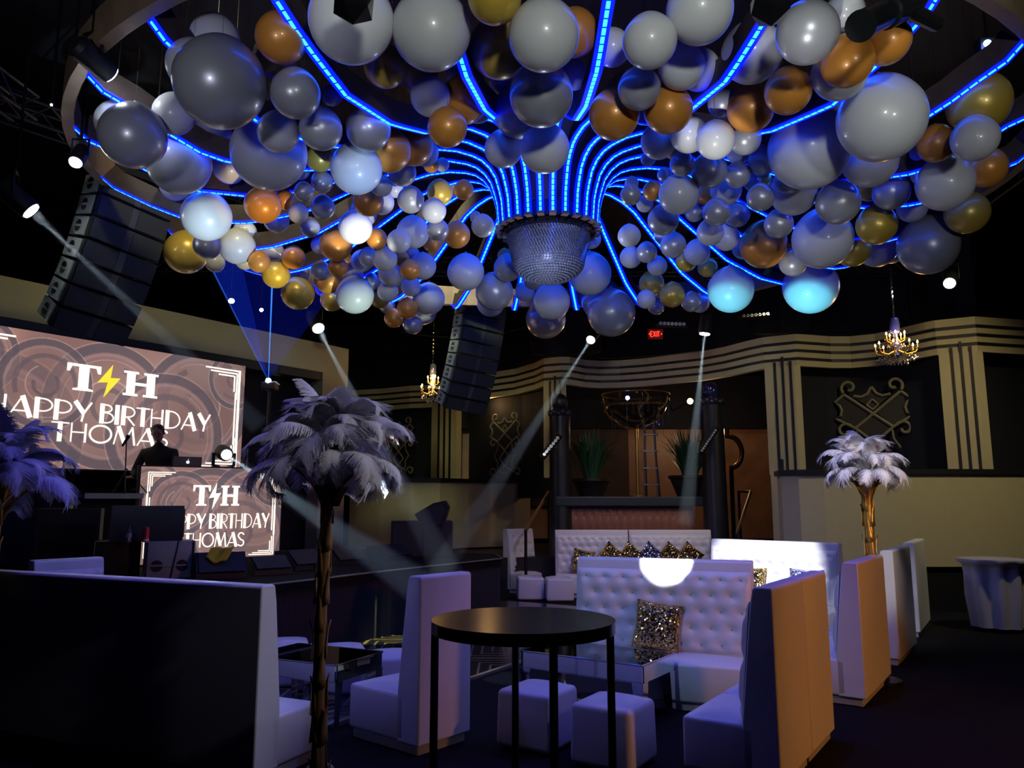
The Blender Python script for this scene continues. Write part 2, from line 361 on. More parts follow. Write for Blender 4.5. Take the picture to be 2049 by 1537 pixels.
# art-deco letters drawn as strokes: (points, width) in a unit-high box; widths thick/thin
TK = .21; TN = .062
def arc(cx, cy, rx, ry, a0, a1, n=14): return [(cx+rx*math.cos(math.radians(a0+(a1-a0)*i/n)), cy+ry*math.sin(math.radians(a0+(a1-a0)*i/n))) for i in range(n+1)]
GL = {
 'H': (.72, [([(.10, 0), (.10, 1)], TN), ([(.10, .52), (.60, .52)], TN), ([(.60, 0), (.60, 1)], TN*1.6)]),
 'A': (.78, [([(.03, 0), (.42, 1)], TN), ([(.42, 1), (.70, 0)], TK), ([(.13, .28), (.60, .28)], TN)]),
 'P': (.66, [([(.12, 0), (.12, 1)], TK), ([(.12, .97)]+arc(.30, .66, .33, .31, 90, -90)+[(.12, .35)], TN)]),
 'Y': (.74, [([(.10, 1), (.42, .42)], TK), ([(.68, 1), (.42, .42), (.36, .0)], TN*1.4)]),
 'B': (.64, [([(.12, 0), (.12, 1)], TK), ([(.12, .97)]+arc(.28, .78, .24, .19, 90, -90)+[(.12, .59)], TN), ([(.12, .56)]+arc(.30, .29, .31, .265, 90, -90)+[(.12, .03)], TN)]),
 'I': (.28, [([(.12, 0), (.12, 1)], TK)]),
 'R': (.68, [([(.12, 0), (.12, 1)], TK), ([(.12, .97)]+arc(.30, .70, .30, .27, 90, -90)+[(.12, .43)], TN), ([(.30, .43), (.62, .0)], TN*1.2)]),
 'T': (.60, [([(0, .97), (.60, .97)], TN), ([(.30, 0), (.30, 1)], TK)]),
 'D': (.80, [([(.12, 0), (.12, 1)], TK), ([(.12, .97)]+arc(.28, .5, .45, .47, 90, -90)+[(.12, .03)], TN)]),
 'O': (.90, [(arc(.44, .5, .40, .47, 0, 360, 28), TN*1.5)]),
 'M': (.94, [([(.05, 0), (.20, 1)], TN), ([(.20, 1), (.46, .1)], TK), ([(.46, .1), (.74, 1)], TN), ([(.74, 1), (.86, 0)], TN*1.6)]),
 'S': (.56, [(arc(.27, .76, .21, .21, 20, 200, 10)+arc(.26, .25, .22, .22, 90, -150, 12)[0:], TN*1.5)]),
 ' ': (.34, [])}
def strokes(mb, P3, pts, w, off, th=.006):
    for (x0, y0), (x1, y1) in zip(pts[:-1], pts[1:]):
        dx, dy = x1-x0, y1-y0; l = math.hypot(dx, dy)
        if l < 1e-6: continue
        nx, ny = -dy/l*w/2, dx/l*w/2; ex, ey = dx/l*w*.12, dy/l*w*.12
        q = [(x0+nx-ex, y0+ny-ey), (x0-nx-ex, y0-ny-ey), (x1-nx+ex, y1-ny+ey), (x1+nx+ex, y1+ny+ey)]
        d = P3(0, 0, off+th)-P3(0, 0, off)
        mb.prism([P3(a, b, off) for a, b in q], d)
def text_line(txt, P3, u0, u1, z0, h, parent, m, off=.01, name='lettering'):
    tot = sum(GL[c][0] for c in txt); s = (u1-u0)/tot; x = u0
    for c in txt:
        mb = MB()
        for pts, w in GL[c][1]: strokes(mb, P3, [(x+px*s, z0+py*h) for px, py in pts], w*min(s, h*1.1), off)
        if mb.v: mb.build('letter_'+c.lower(), m, parent, world=True)
        x += GL[c][0]*s
def slab_T(P3, u0, u1, z0, z1, off):
    w = u1-u0; h = z1-z0; m = (u0+u1)/2
    pts = [(u0, z1), (u0, z1-.30*h), (u0+.08*w, z1-.30*h), (u0+.14*w, z1-.10*h), (m-.15*w, z1-.10*h), (m-.15*w, z0+.10*h), (m-.30*w, z0+.06*h), (m-.30*w, z0), (m+.30*w, z0), (m+.30*w, z0+.06*h), (m+.15*w, z0+.10*h), (m+.15*w, z1-.10*h), (u1-.14*w, z1-.10*h), (u1-.08*w, z1-.30*h), (u1, z1-.30*h), (u1, z1)]
    return MB().prism([P3(a, b, off) for a, b in pts], P3(0, 0, .008)-P3(0, 0, 0))
def slab_H(P3, u0, u1, z0, z1, off):
    w = u1-u0; h = z1-z0; mb = MB(); d = P3(0, 0, .008)-P3(0, 0, 0)
    def r(a, b, c, e): mb.prism([P3(u0+a*w, z0+b*h, off), P3(u0+c*w, z0+b*h, off), P3(u0+c*w, z0+e*h, off), P3(u0+a*w, z0+e*h, off)], d)
    for a in (0, .58): r(a+.09, .0, a+.33, 1); r(a, 0, a+.42, .09); r(a, .91, a+.42, 1)
    r(.3, .44, .7, .56); return mb
def bolt(P3, u0, u1, z0, z1, off):
    pts = [(.62, 1), (.0, .42), (.45, .46), (.30, 0), (1, .62), (.55, .60)]
    return MB().prism([P3(u0+a*(u1-u0), z0+b*(z1-z0), off) for a, b in pts], P3(0, 0, .008)-P3(0, 0, 0))
def corner(P3, uc, zc, su, sz, s, parent, off=.01):
    """stepped art-deco corner bars"""
    mb = MB()
    for k, (l1, l2) in enumerate(((1.0, 1.75), (.85, 1.25), (.62, .92))):
        g = k*.055*s; a = (uc+su*g, zc+sz*g)
        strokes(mb, P3, [(uc+su*l1*s*.75, a[1]), a], .028*s, off); strokes(mb, P3, [a, (a[0], zc+sz*l2*s*.45)], .028*s, off)
    strokes(mb, P3, [(uc, zc+sz*.7*s), (uc, zc+sz*1.9*s)], .05*s, off); strokes(mb, P3, [(uc+su*.07*s, zc+sz*.75*s), (uc+su*.07*s, zc+sz*1.45*s)], .03*s, off)
    mb.build('corner_bars', LETTER, parent, world=True)
def sub_P3(f, o): return lambda a, b, c: f(a, b, c+o)
# big wall screen
uS1, zS1 = Lp(477, 735); _, zS0 = Lp(477, 900); zS0 = Lp(205, 941)[1]
uH = Lp(222, 760)[0]
uS0 = uH-(uS1-uH)
bs = thing('led_wall', 'huge glowing screen behind the DJ reading happy birthday in cream deco letters', 'screen', L3(uH, zS0))
fr = MB(); fr.prism([L3(uS0-.02, zS0-.02, .20), L3(uS1+.02, zS0-.02, .20), L3(uS1+.02, zS1+.02, .20), L3(uS0-.02, zS1+.02, .20)], -ln*.16); fr.build('panel_frame', BLACK, bs, world=True)
LF = lambda a, b, c: L3(a, b, c+.21)
screen_mesh('display', LF, uS0, uS1, zS0, zS1, 520, 230, bs)
def LU(px, py):
    A = LA+ln*.22; B = LB+ln*.22; p = PW(px, py, A, B); return ((p-A).dot(ld), p.z)
a = LU(135, 727); b = LU(199, 782); slab_T(LF, a[0], b[0], LU(165, 782)[1], LU(165, 729)[1], .01).build('letter_t', LETTER, bs, world=True)
a = LU(195, 768); b = LU(241, 755); bolt(LF, a[0], b[0], LU(214, 796)[1], LU(222, 730)[1], .012).build('lightning_bolt', LETTERY, bs, world=True)
a = LU(245, 790); b = LU(314, 795); slab_H(LF, a[0], b[0], LU(262, 792)[1], LU(262, 743)[1], .01).build('letter_h', LETTER, bs, world=True)
z0 = LU(210, 847)[1]; z1 = LU(210, 809)[1]
text_line('HAPPY', LF, LU(-32, 820)[0], LU(185, 830)[0], z0, z1-z0, bs, LETTER)
text_line('BIRTHDAY', LF, LU(198, 830)[0], LU(422, 840)[0], z0, z1-z0, bs, LETTER)
z0 = LU(230, 889)[1]; z1 = LU(230, 853)[1]
text_line('THOMAS', LF, LU(101, 870)[0], LU(338, 880)[0], z0, z1-z0, bs, LETTER)
s_ = (uS1-uS0)*.20
for su, uc in ((-1, uS1-.12), (1, uS0+.12)):
    for sz, zc in ((-1, zS1-.12), (1, zS0+.12)): corner(LF, uc, zc, su, sz, .9, bs)
# booth screen
BA = Vector((*PY(272, 1000, 11.2).xy, 0)); BB = Vector((*PY(565, 1000, 12.3).xy, 0)); bd = (BB-BA).normalized(); bn = Vector((bd.y, -bd.x, 0)); bL = (BB-BA).length
B3 = lambda u, z, off=0: BA+bd*u+bn*off+Vector((0, 0, z))
bt = thing('dj_booth', 'DJ booth on the stage fronted by a smaller glowing birthday screen', 'dj booth', B3(bL/2, STZ))
zB1 = PW(300, 931, BA, BB).z
MB().prism([B3(0, STZ, 0), B3(bL, STZ, 0), B3(bL, zB1, 0), B3(0, zB1, 0)], -bn*.12).build('front_panel', BLACK, bt, world=True)
MB().prism([B3(0, zB1-.36, -.12), B3(bL, zB1-.36, -.12), B3(bL, zB1-.32, -.12), B3(0, zB1-.32, -.12)], -bn*.62).build('worktop', BLACK, bt, world=True)
for q in (0.03, bL-.09): MB().prism([B3(q, STZ, -.66), B3(q+.06, STZ, -.66), B3(q+.06, zB1-.36, -.66), B3(q, zB1-.36, -.66)], -bn*.06).build('leg', BLACKMETAL, bt, world=True)
BF = lambda u, z, off=0: B3(u, z, off+.012)
screen_mesh('display', BF, .04, bL-.02, STZ+.03, zB1-.02, 320, 190, bt)
def BU(px, py): p = PW(px, py, BA, BB); return ((p-BA).dot(bd), p.z)
a = BU(385, 1000)[0]; b = BU(420, 1000)[0]; slab_T(BF, a, b, BU(402, 1012)[1], BU(402, 971)[1], .01).build('letter_t', LETTER, bt, world=True)
bolt(BF, BU(417, 1000)[0], BU(441, 1000)[0], BU(428, 1020)[1], BU(428, 966)[1], .012).build('lightning_bolt', LETTER, bt, world=True)
slab_H(BF, BU(441, 1000)[0], BU(478, 1000)[0], BU(460, 1012)[1], BU(460, 972)[1], .01).build('letter_h', LETTER, bt, world=True)
z0 = BU(450, 1057)[1]; z1 = BU(450, 1028)[1]
text_line('HAPPY', BF, BU(312, 1050)[0], BU(411, 1050)[0], z0, z1-z0, bt, LETTER)
text_line('BIRTHDAY', BF, BU(417, 1050)[0], BU(538, 1050)[0], z0, z1-z0, bt, LETTER)
z0 = BU(440, 1094)[1]; z1 = BU(440, 1066)[1]
text_line('THOMAS', BF, BU(366, 1080)[0], BU(489, 1080)[0], z0, z1-z0, bt, LETTER)
for su, uc in ((1, .14), (-1, bL-.12)):
    for sz, zc in ((-1, zB1-.10), (1, STZ+.12)): corner(BF, uc, zc, su, sz, .48, bt)
# ================================================================ BACK WALLS
# plan curve of the frieze from its top edge (z = 5.08)
ZT = 5.08; ZF = 4.44; ZL = 2.33
tops = [(690, 782), (760, 778), (820, 772), (865, 770), (915, 765), (950, 752), (985, 745), (1030, 738), (1070, 726), (1088, 717), (1120, 714), (1140, 714), (1170, 720), (1200, 722), (1240, 721), (1290, 717), (1340, 711), (1400, 704), (1450, 694), (1500, 681), (1527, 675), (1592, 668), (1620, 670), (1660, 673), (1700, 673), (1750, 668), (1800, 657), (1850, 645), (1870, 641), (1950, 633), (1990, 636), (2049, 640), (2140, 645), (2300, 640)]
plan = [(px, PZ(px, py, ZT)) for px, py in tops]
def plan_at(px):
    for (a, P), (b, Q) in zip(plan[:-1], plan[1:]):
        if a <= px <= b:
            t = (px-a)/(b-a); return Vector((lerp(P.x, Q.x, t), lerp(P.y, Q.y, t), 0))
    return Vector((*plan[0 if px < plan[0][0] else -1][1].xy, 0))
def strip(mb, pxs, z0, z1, off=0, th=.06):
    """curved wall band following the plan curve"""
    pts = [plan_at(p) for p in pxs]; base = len(mb.v); n = len(pts)
    for i, p in enumerate(pts):
        t = (pts[min(i+1, n-1)]-pts[max(i-1, 0)]).normalized(); nr = Vector((t.y, -t.x, 0))
        f = p+nr*off; g = f-nr*th
        mb.v += [(f.x, f.y, z0), (f.x, f.y, z1), (g.x, g.y, z1), (g.x, g.y, z0)]
    for i in range(n-1):
        a = base+4*i; b = a+4
        for k in range(4): mb.f.append((a+k, b+k, b+(k+1) % 4, a+(k+1) % 4))
    mb.f.append((base, base+1, base+2, base+3)); mb.f.append(tuple(base+4*(n-1)+k for k in (3, 2, 1, 0)))
    return mb
allpx = sorted(set([p for p, _ in plan]+list(range(700, 2300, 20))))
hh = ZT-ZF
struct('trim_2', strip(MB(), allpx, ZF, ZT, 0, .12), CREAM)
def bl(k): return ZT-hh*k
for i, k in enumerate((.27, .52, .77)): struct('trim_%d' % (3+i), strip(MB(), allpx, bl(k)-.028, bl(k)+.028, .012, .03), TRIMBLACK)
# upper dark wall above frieze
struct('wall_upper', strip(MB(), allpx, ZT+.35, 8.0, -1.6, .1), NAVY)
# pilasters: cream strips turning down out of the frieze lines
def pilaster(pa, pb, z0, num):
    w = pb-pa; cm = MB(); strip(cm, [lerp(pa, pb, i/6) for i in range(7)], z0, ZF+.01, .03, .2); struct('trim_%d' % num, cm, CREAM)
    bm_ = MB()
    for f in (.30, .52, .74):
        top = ZF+(.20 if f == .52 else .10)
        strip(bm_, [pa+w*(f-.035), pa+w*(f+.035)], z0, top, .045, .03)
    struct('trim_%d' % (num+1), bm_, TRIMBLACK)
pilaster(1527, 1597, ZL, 10); pilaster(1872, 1958, ZL, 12); pilaster(1088, 1132, 2.35, 14); pilaster(866, 916, ZL, 16); pilaster(2120, 2200, ZL, 18)
# left leg of the arch pilaster runs on down to the floor platform
struct('trim_20', strip(MB(), [1529, 1549], .85, ZL+.02, .03, .2), CREAM)
struct('trim_21', strip(MB(), [1549, 1556], .85, ZL+.3, .045, .1), TRIMBLACK)
# dark panels between pilasters (set back)
for i, (a_, b_) in enumerate(((690, 866), (916, 1088), (1597, 1872), (1958, 2120))):
    struct('wall_panel_%d' % (i+1), strip(MB(), [lerp(a_, b_, k/8) for k in range(9)], 1.9, ZF+.02, -.35, .1), NAVY)
# lower booth-front wall: cream, capped with a dark ledge
def wall_low(pxs, dep, num, z0=.74, z1=2.27):
    pts = [Vector((*PY(p, 1000, d).xy, 0)) for p, d in zip(pxs, dep)]
    def band(za, zb_, off, th, m, name):
        mb = MB(); n = len(pts); 
        for i, p in enumerate(pts):
            t = (pts[min(i+1, n-1)]-pts[max(i-1, 0)]).normalized(); nr = Vector((t.y, -t.x, 0)); f = p+nr*off; g = f-nr*th
            mb.v += [(f.x, f.y, za), (f.x, f.y, zb_), (g.x, g.y, zb_), (g.x, g.y, za)]
        for i in range(n-1):
            a = 4*i
            for k in range(4): mb.f.append((a+k, a+4+k, a+4+(k+1) % 4, a+(k+1) % 4))
        mb.f.append((0, 1, 2, 3)); mb.f.append(tuple(4*(n-1)+k for k in (3, 2, 1, 0)))
        struct(name, mb, m)
    band(z0, z1, 0, .25, CREAM, 'wall_low_%d' % num); band(z1, z1+.09, .05, .45, TRIMBLACK, 'trim_%d' % (30+num)); band(0, z0, -.08, .3, TRIMBLACK, 'baseboard_%d' % num)
wall_low([700, 760, 820, 880, 930, 980, 1030, 1061], [18.6, 18.2, 18.0, 18.2, 18.8, 19.2, 19.4, 19.8], 1)
wall_low([1557, 1565, 1600, 1650, 1750, 1900, 2049, 2200], [14.3, 13.85, 13.55, 13.4, 13.3, 13.3, 13.4, 13.6], 2)
# alcove: dark reveal, orange marble wall, platform
al = MB(); al.box((2.9, 22.3, 2.9), (9, .1, 4.2)); struct('wall_alcove', al, MARBLE)
struct('wall_alcove_header', MB().box((2.9, 21.9, 4.6), (9, .3, 1.5)), NAVY)
dk = MB(); dk.box((1.7, 22.15, 3.2), (3.2, .1, 3.0)); struct('wall_alcove_left', dk, mat('umber_wall', (.07, .035, .022), .6, 0, .4, 3))
struct('trim_22', MB().box((2.9, 18.9, .35), (8.2, 5.6, .7)), TRIMBLACK)
# tufted copper counter with a dark top
cnt = thing('tufted_counter', 'long counter with buttoned copper leather front and dark top in the alcove', 'counter', (2.4, 16.9, .7))
cL = PY(1128, 1015, 16.6); cR = PY(1388, 1015, 16.6); zc0 = .7; zc1 = PY(1260, 1013, 16.6).z
MB().box(((cL.x+cR.x)/2, 17.0, (zc0+zc1)/2), (cR.x-cL.x, .7, zc1-zc0)).build('carcass', BLACK, cnt, world=True)
def tuft_panel(w, h, nx, nz, depth=.03, res=5, stagger=True):
    """cushioned grid in local xz, front toward -y; dips at the buttons; returns mesh builder and button spots"""
    NX = nx*res*2; NZ = nz*res*2; mb = MB(); sx = w/nx; sz = h/nz; btn = []
    for r in range(nz):
        for c in range(nx+1):
            bx = (c+(.5 if (r % 2 == 0 and stagger) else 0))*sx; bz = (r+.5)*sz
            if .02 < bx < w-.02: btn.append((bx, bz))
    B = np.array(btn)
    for j in range(NZ+1):
        for i in range(NX+1):
            x = w*i/NX; z = h*j/NZ; d = np.hypot((B[:, 0]-x)/sx, (B[:, 1]-z)/sz).min()
            y = -depth*(1-math.exp(-(d/.22)**1.3)); ex = min(x, w-x, z, h-z); y *= min(1, (ex/.03)) if ex < .03 else 1
            mb.v.append((x, y, z))
    for j in range(NZ):
        for i in range(NX):
            a = j*(NX+1)+i; mb.f.append((a, a+1, a+NX+2, a+NX+1))
    return mb, btn
tp, bt_ = tuft_panel(cR.x-cL.x, zc1-zc0, 16, 3, .04, 3)
for v in range(len(tp.v)): x, y, z = tp.v[v]; tp.v[v] = (cL.x+x, 16.645+y, zc0+z)
tp.build('tufted_front', COPPERVINYL, cnt, 'all', True)
bb = MB()
for x, z in bt_: bb.sphere((cL.x+x, 16.635, zc0+z), .016, 5)
tag(bb.build('buttons', GOLDLEAF, cnt, True, True), kind='stuff')
MB().bbox(((cL.x+cR.x)/2, 16.95, zc1+.10), (cR.x-cL.x+.35, 1.0, .2), .02).build('countertop', mat('blue_black_top', (.03, .045, .055), .4, 0, .3, 10), cnt, world=True)
CT = zc1+.20
# scroll ornaments on the dark panels
def ornament(pcx, pcy, unit, label, tall=False):
    P = plan_at(pcx); Q = plan_at(pcx+5); t = (Q-P).normalized(); nr = Vector((t.y, -t.x, 0)); P = P-nr*.14
    zz = PW(pcx, pcy, P, P+t).z; s = unit/FPX*P.y
    F = lambda u, v, o=0: P+t*u*s+Vector((0, 0, zz+(v-.07)*s))+nr*o
    root = thing('scroll_ornament', label, 'ornament', F(0, 0)); mb = MB()
    def ln_(pts, r=.055): mb.tube([F(a, b, .02) for a, b in pts], r*s*.78, 6)
    def curl(cx, cy, r0, a0, sgn, n=15): return [(cx+(r0*(1-.05*k))*math.cos(a0+sgn*k*.42), cy+(r0*(1-.05*k))*math.sin(a0+sgn*k*.42)) for k in range(n)]
    for m in (-1, 1):
        ln_([(m*-.52, -.42), (m*.77, .62)], .06)
        a0 = math.radians(-130) if m > 0 else math.radians(-50)
        c_ = curl(.62, .82, .23, math.radians(-40), 1); ln_([(m*(a), b) for a, b in c_], .06)
        ln_([(m*.77, .62), (m*1.03, .40), (m*.92, .30), (m*.86, .16), (m*.90, -.02), (m*1.03, -.10), (m*.50, -.42)])
        ln_([(m*.50, .56), (m*.28, .52), (m*.12, .60), (0, .80)])
        ln_([(m*a, b) for a, b in curl(.80, -.47, .23, math.radians(150), -1)], .055)
        ln_([(m*.50, -.42), (0, -.86)], .055)
        ln_([(m*.48, -.50), (m*.50, -.75), (m*.66, -1.02)], .04)
        ln_([(m*.16, .27), (0, .43)], .04); ln_([(m*.16, .27), (0, .12)], .04)
        if tall:
            ln_([(m*.66, -1.02), (m*.74, -1.10), (m*.48, -1.45), (m*.52, -1.75), (m*.1, -2.0)], .045)
            ln_([(0, -.86), (m*.35, -1.25), (0, -1.65)], .05); ln_([(m*a, b) for a, b in curl(.85, -1.95, .24, math.radians(160), -1)], .055); ln_([(0, -1.65), (m*.62, -1.95)], .045)
    mb.build('scroll_frame', ORNAMENT, root, True, True)
    lc = MB()
    for poly in ([(0, .74), (.14, .56), (.45, .50), (0, .1), (-.45, .50), (-.14, .56)], [(.06, .06), (.76, .58), (.98, .38), (.84, .16), (.88, -.04), (.96, -.1), (.5, -.38)], [(-.06, .06), (-.76, .58), (-.98, .38), (-.84, .16), (-.88, -.04), (-.96, -.1), (-.5, -.38)], [(0, .04), (.48, -.40), (0, -.82), (-.48, -.40)]):
        lc.prism([F(a, b, .0) for a, b in poly], -nr*.012)
    lc.build('lace_infill', LACE, root, world=True)
    tq = MB(); 
    for a_ in (-1.4, 1.4): tq.tube([F(a_*.3, -.3, 0), F(a_*.3, -.3, -.3)], .02, 6)
    tq.build('wall_fixing', BLACK, root, world=True)
ornament(1735, 824, 68, 'gold scrolled crest on the dark panel behind the right feather palm')
ornament(1004, 865, 40, 'tall gold scrolled crest on the dark panel right of the centre speaker array', True)
ornament(795, 870, 36, 'dim scrolled crest on the dark panel left of the small chandelier', True)
# EXIT sign
ex = PY(1311, 669, 16.7); xs = thing('exit_sign', 'red glowing exit sign high on the dark back wall', 'exit sign', ex)
MB().box(ex, (.33, .06, .22)).build('housing', mat('exit_face', (.20, .02, .02), .5), xs, world=True)
XG = {'E': [[(.55, 0), (0, 0), (0, 1), (.55, 1)], [(0, .5), (.45, .5)]], 'X': [[(0, 0), (.6, 1)], [(0, 1), (.6, 0)]], 'I': [[(.15, 0), (.15, 1)]], 'T': [[(0, 1), (.6, 1)], [(.3, 0), (.3, 1)]]}
X3 = lambda u, z, o=0: Vector((ex.x+u, ex.y-.03-o, ex.z+z))
xx = -.105
for c, wd_ in (('E', .065), ('X', .065), ('I', .03), ('T', .05)):
    mb = MB()
    for st in XG[c]: strokes(mb, X3, [(xx+a*.075, -.055+b*.11) for a, b in st], .018, .002, .004)
    mb.build('letter_'+c.lower(), EXITRED, xs, world=True); xx += wd_-.003
mb = MB(); mb.prism([X3(-.15, 0, .003), X3(-.12, .03, .003), X3(-.12, -.03, .003)], (0, -.004, 0)); mb.prism([X3(.15, 0, .003), X3(.12, .03, .003), X3(.12, -.03, .003)], (0, -.004, 0)); mb.build('arrows', EXITRED, xs, world=True)
MB().tube([ex+Vector((0, 0, .1)), (ex.x, ex.y, 8.0)], .012, 6).build('hanger', BLACKMETAL, xs, world=True)
lamp('exit_glow', 'POINT', (ex.x, ex.y-.4, ex.z), (0, 0, 0), 1.2, (1, .05, .02), .1)
# ================================================================ CEILING RIG: oval ring, trumpet of ribs, crystal bowl
RC = Vector((.437, 9.0, 0))
PROF = [(.60, 5.06), (.62, 5.3), (.68, 5.55), (.82, 5.74), (1.1, 5.82), (1.6, 5.76), (2.2, 5.40), (2.8, 5.05), (3.4, 4.87), (4.0, 4.83), (4.5, 5.0), (4.8, 5.15)]
def prof(r): 
    R_ = [p[0] for p in PROF]; Z_ = [p[1] for p in PROF]; return float(np.interp(r, R_, Z_))
def ring_r(a):      # distance from hub to the oval ring in direction a
    A, B, oy = 4.85, 4.2, -.62
    c, s = math.cos(a), math.sin(a)
    qa = c*c/A/A+s*s/B/B; qb = -2*s*oy/B/B; qc = oy*oy/B/B-1
    return (-qb+math.sqrt(qb*qb-4*qa*qc))/(2*qa)
def ring_z(a): return prof(ring_r(a))+.10+.015*ring_r(a)*math.sin(a)
ANG = [-3.2, 13.7, 26.9, 43.5, 62.4, 79.7, 96.6, 112.3, 129.2, 144.8, 161.2, 177.4, 192.7, 206.7, 219.5, 232.5, 245.4, 259.0, 272.2, 285.8, 299.7, 312.9, 326.2, 339.4]
rig = thing('ceiling_fixture', 'giant flower shaped ceiling fixture of dark ribs edged with blue lights', 'ceiling fixture', (RC.x, RC.y, 5.1))
mb = MB(); n = 96
for i in range(n):
    a = 2*PI*i/n; r = ring_r(a); z = ring_z(a)
    for (dr, dz) in ((.0, 0), (.10, 0), (.10, .30), (.0, .30)): mb.v.append((RC.x+(r+dr)*math.cos(a), RC.y+(r+dr)*math.sin(a), z+dz))
for i in range(n):
    for k in range(4): mb.f.append((4*i+k, 4*((i+1) % n)+k, 4*((i+1) % n)+(k+1) % 4, 4*i+(k+1) % 4))
mb.build('outer_ring', RINGWOOD, rig, world=True)
for deg in ANG:
    a = math.radians(deg); Ro = ring_r(a); er = Vector((math.cos(a), math.sin(a), 0)); et = Vector((-math.sin(a), math.cos(a), 0))
    rs = [.60, .605, .62, .65, .70, .78, .88, 1.0, 1.2, 1.45, 1.7]+[1.7+(Ro-.12-1.7)*k/16 for k in range(1, 17)]
    path = []
    for r in rs:
        z = prof(r) if r > .62 else lerp(5.06, 5.3, (r-.60)/.02)
        path.append(Vector((RC.x, RC.y, z+.0155*r*math.sin(a)))+er*r)
    path.append(Vector((RC.x, RC.y, ring_z(a)))+er*Ro)
    # resample
    out = [path[0]]; 
    fin = MB(); glow = MB(); core = MB(); wall = MB()
    def frame(i):
        t = (path[min(i+1, len(path)-1)]-path[max(i-1, 0)]).normalized(); nn_ = et.cross(t).normalized()
        if nn_.z < 0 and i > 6: nn_ = -nn_
        # normal pointing to the inside/top of the trumpet
        nn_ = t.cross(et).normalized(); 
        if (nn_.dot(Vector((0, 0, 1)))*1.0-nn_.dot(er)*.9) < 0: nn_ = -nn_
        return t, nn_
    for i, p in enumerate(path):
        t, nn_ = frame(i); base = len(fin.v)
        wd_ = .20
        fin.v += [tuple(p+et*.018), tuple(p-et*.018), tuple(p-et*.018+nn_*wd_), tuple(p+et*.018+nn_*wd_)]
        glow.v += [tuple(p+et*.040-nn_*.006), tuple(p-et*.040-nn_*.006), tuple(p-et*.040+nn_*.006), tuple(p+et*.040+nn_*.006)]
        if i:
            for M_ in (fin, glow):
                b0 = 4*(i-1); b1 = 4*i
                for k in range(4): M_.f.append((b0+k, b0+(k+1) % 4, b1+(k+1) % 4, b1+k))
    rb = fin.build('rib', RIBMAT, rig, world=True)
    g = glow.build('light_channel', LEDGLOW, rb, world=True)
    # diodes
    for i in range(len(path)-1):
        p, q = path[i], path[i+1]; L_ = (q-p).length; m_ = max(1, int(L_/.055)); t, nn_ = frame(i)
        for k in range(m_):
            s0 = p+(q-p)*((k+.02)/m_); s1 = p+(q-p)*((k+.86)/m_)
            o_ = nn_*-.009; w_ = et*.014
            core.add([s0+o_+w_, s0+o_-w_, s1+o_-w_, s1+o_+w_], [(0, 1, 2, 3)])
    tag(core.build('diodes', LEDCORE, rb, world=True), kind='stuff')
    R_ = Matrix.Rotation(a, 3, 'Z'); MB().box(RC+R_@Vector((.60, 0, 5.03)), (.09, .075, .03), R_).build('rib_foot', RINGWOOD, rb, world=True)
# hub drum, flange with wooden teeth, funnel lining
mb = MB(); mb.lathe([(.0, 5.06), (.50, 5.06), (.585, 5.02), (.585, 5.20), (.50, 5.22), (.0, 5.22)], RC, 48); mb.build('hub_drum', mat('deep_blue_lacquer', (.012, .012, .08), .25), rig, True, world=True)
mb = MB(); mb.lathe([(r-.03, prof(r)+.17) if r > .65 else (r-.02, 5.2+(r-.6)) for r in (.6, .62, .66, .75, .9, 1.1)], RC, 48); mb.f = [f for f in mb.f if len(f) == 4]
mb.build('funnel_lining', mat('funnel_blue', (.01, .01, .03), .6), rig, 'all', world=True)
mb = MB(); mb.tube([(RC.x, RC.y, 5.2), (RC.x, RC.y, 8)], .18, 16); mb.build('hanging_column', BLACK, rig, True, world=True)
for a_ in (20, 100, 160, 215, 262, 320):
    a = math.radians(a_); r = ring_r(a)+.05; x, y = RC.x+r*math.cos(a), RC.y+r*math.sin(a)
    MB().tube([(x, y, ring_z(a)+.3), (x, y, 8)], .012, 6).build('suspension_cable', BLACKMETAL, rig, world=True)
# crystal bowl hung under the hub: rows of beads
bowl = thing('crystal_bowl', 'bowl shaped crystal bead chandelier hanging under the centre hub', 'chandelier', (RC.x, RC.y, 4.42))
mb = MB(); mb.lathe([(.545, 5.01), (.555, 4.96), (.50, 4.95), (.49, 5.0), (.545, 5.01)], RC, 48); mb.build('rim', BLACKGLOSS, bowl, True, world=True)
bd_ = MB(); rows = 30
def octa(c, r): 
    c = Vector(c); bd_.add([c+Vector(v)*r for v in ((1, 0, 0), (-1, 0, 0), (0, 1, 0), (0, -1, 0), (0, 0, 1.2), (0, 0, -1.2))], [(0, 2, 4), (2, 1, 4), (1, 3, 4), (3, 0, 4), (2, 0, 5), (1, 2, 5), (3, 1, 5), (0, 3, 5)])
for j in range(rows):
    s = j/(rows-1); 
    if s < .55: r = lerp(.49, .42, s/.55); z = lerp(4.95, 4.64, s/.55)
    else: q = (s-.55)/.45; r = .42*math.cos(q*PI/2*.97); z = 4.64-.24*math.sin(q*PI/2)*1.0
    m_ = max(4, int(2*PI*r/.034))
    for k in range(m_):
        a = 2*PI*(k+.5*(j % 2))/m_; octa((RC.x+r*math.cos(a), RC.y+r*math.sin(a), z), .0165)
tag(bd_.build('crystal_strands', CRYSTAL, bowl, world=True), kind='stuff')
mb = MB(); mb.lathe([(.47, 4.95), (.40, 4.66), (.3, 4.5), (.12, 4.43), (.0, 4.42)], RC, 32); mb.build('inner_bowl', mat('bowl_lining', (.16, .17, .25), .3, .3), bowl, 'all', world=True)
lamp('bowl_light', 'POINT', (RC.x-.1, RC.y-.75, 4.15), (0, 0, 0), 26, (.6, .68, 1), .1)
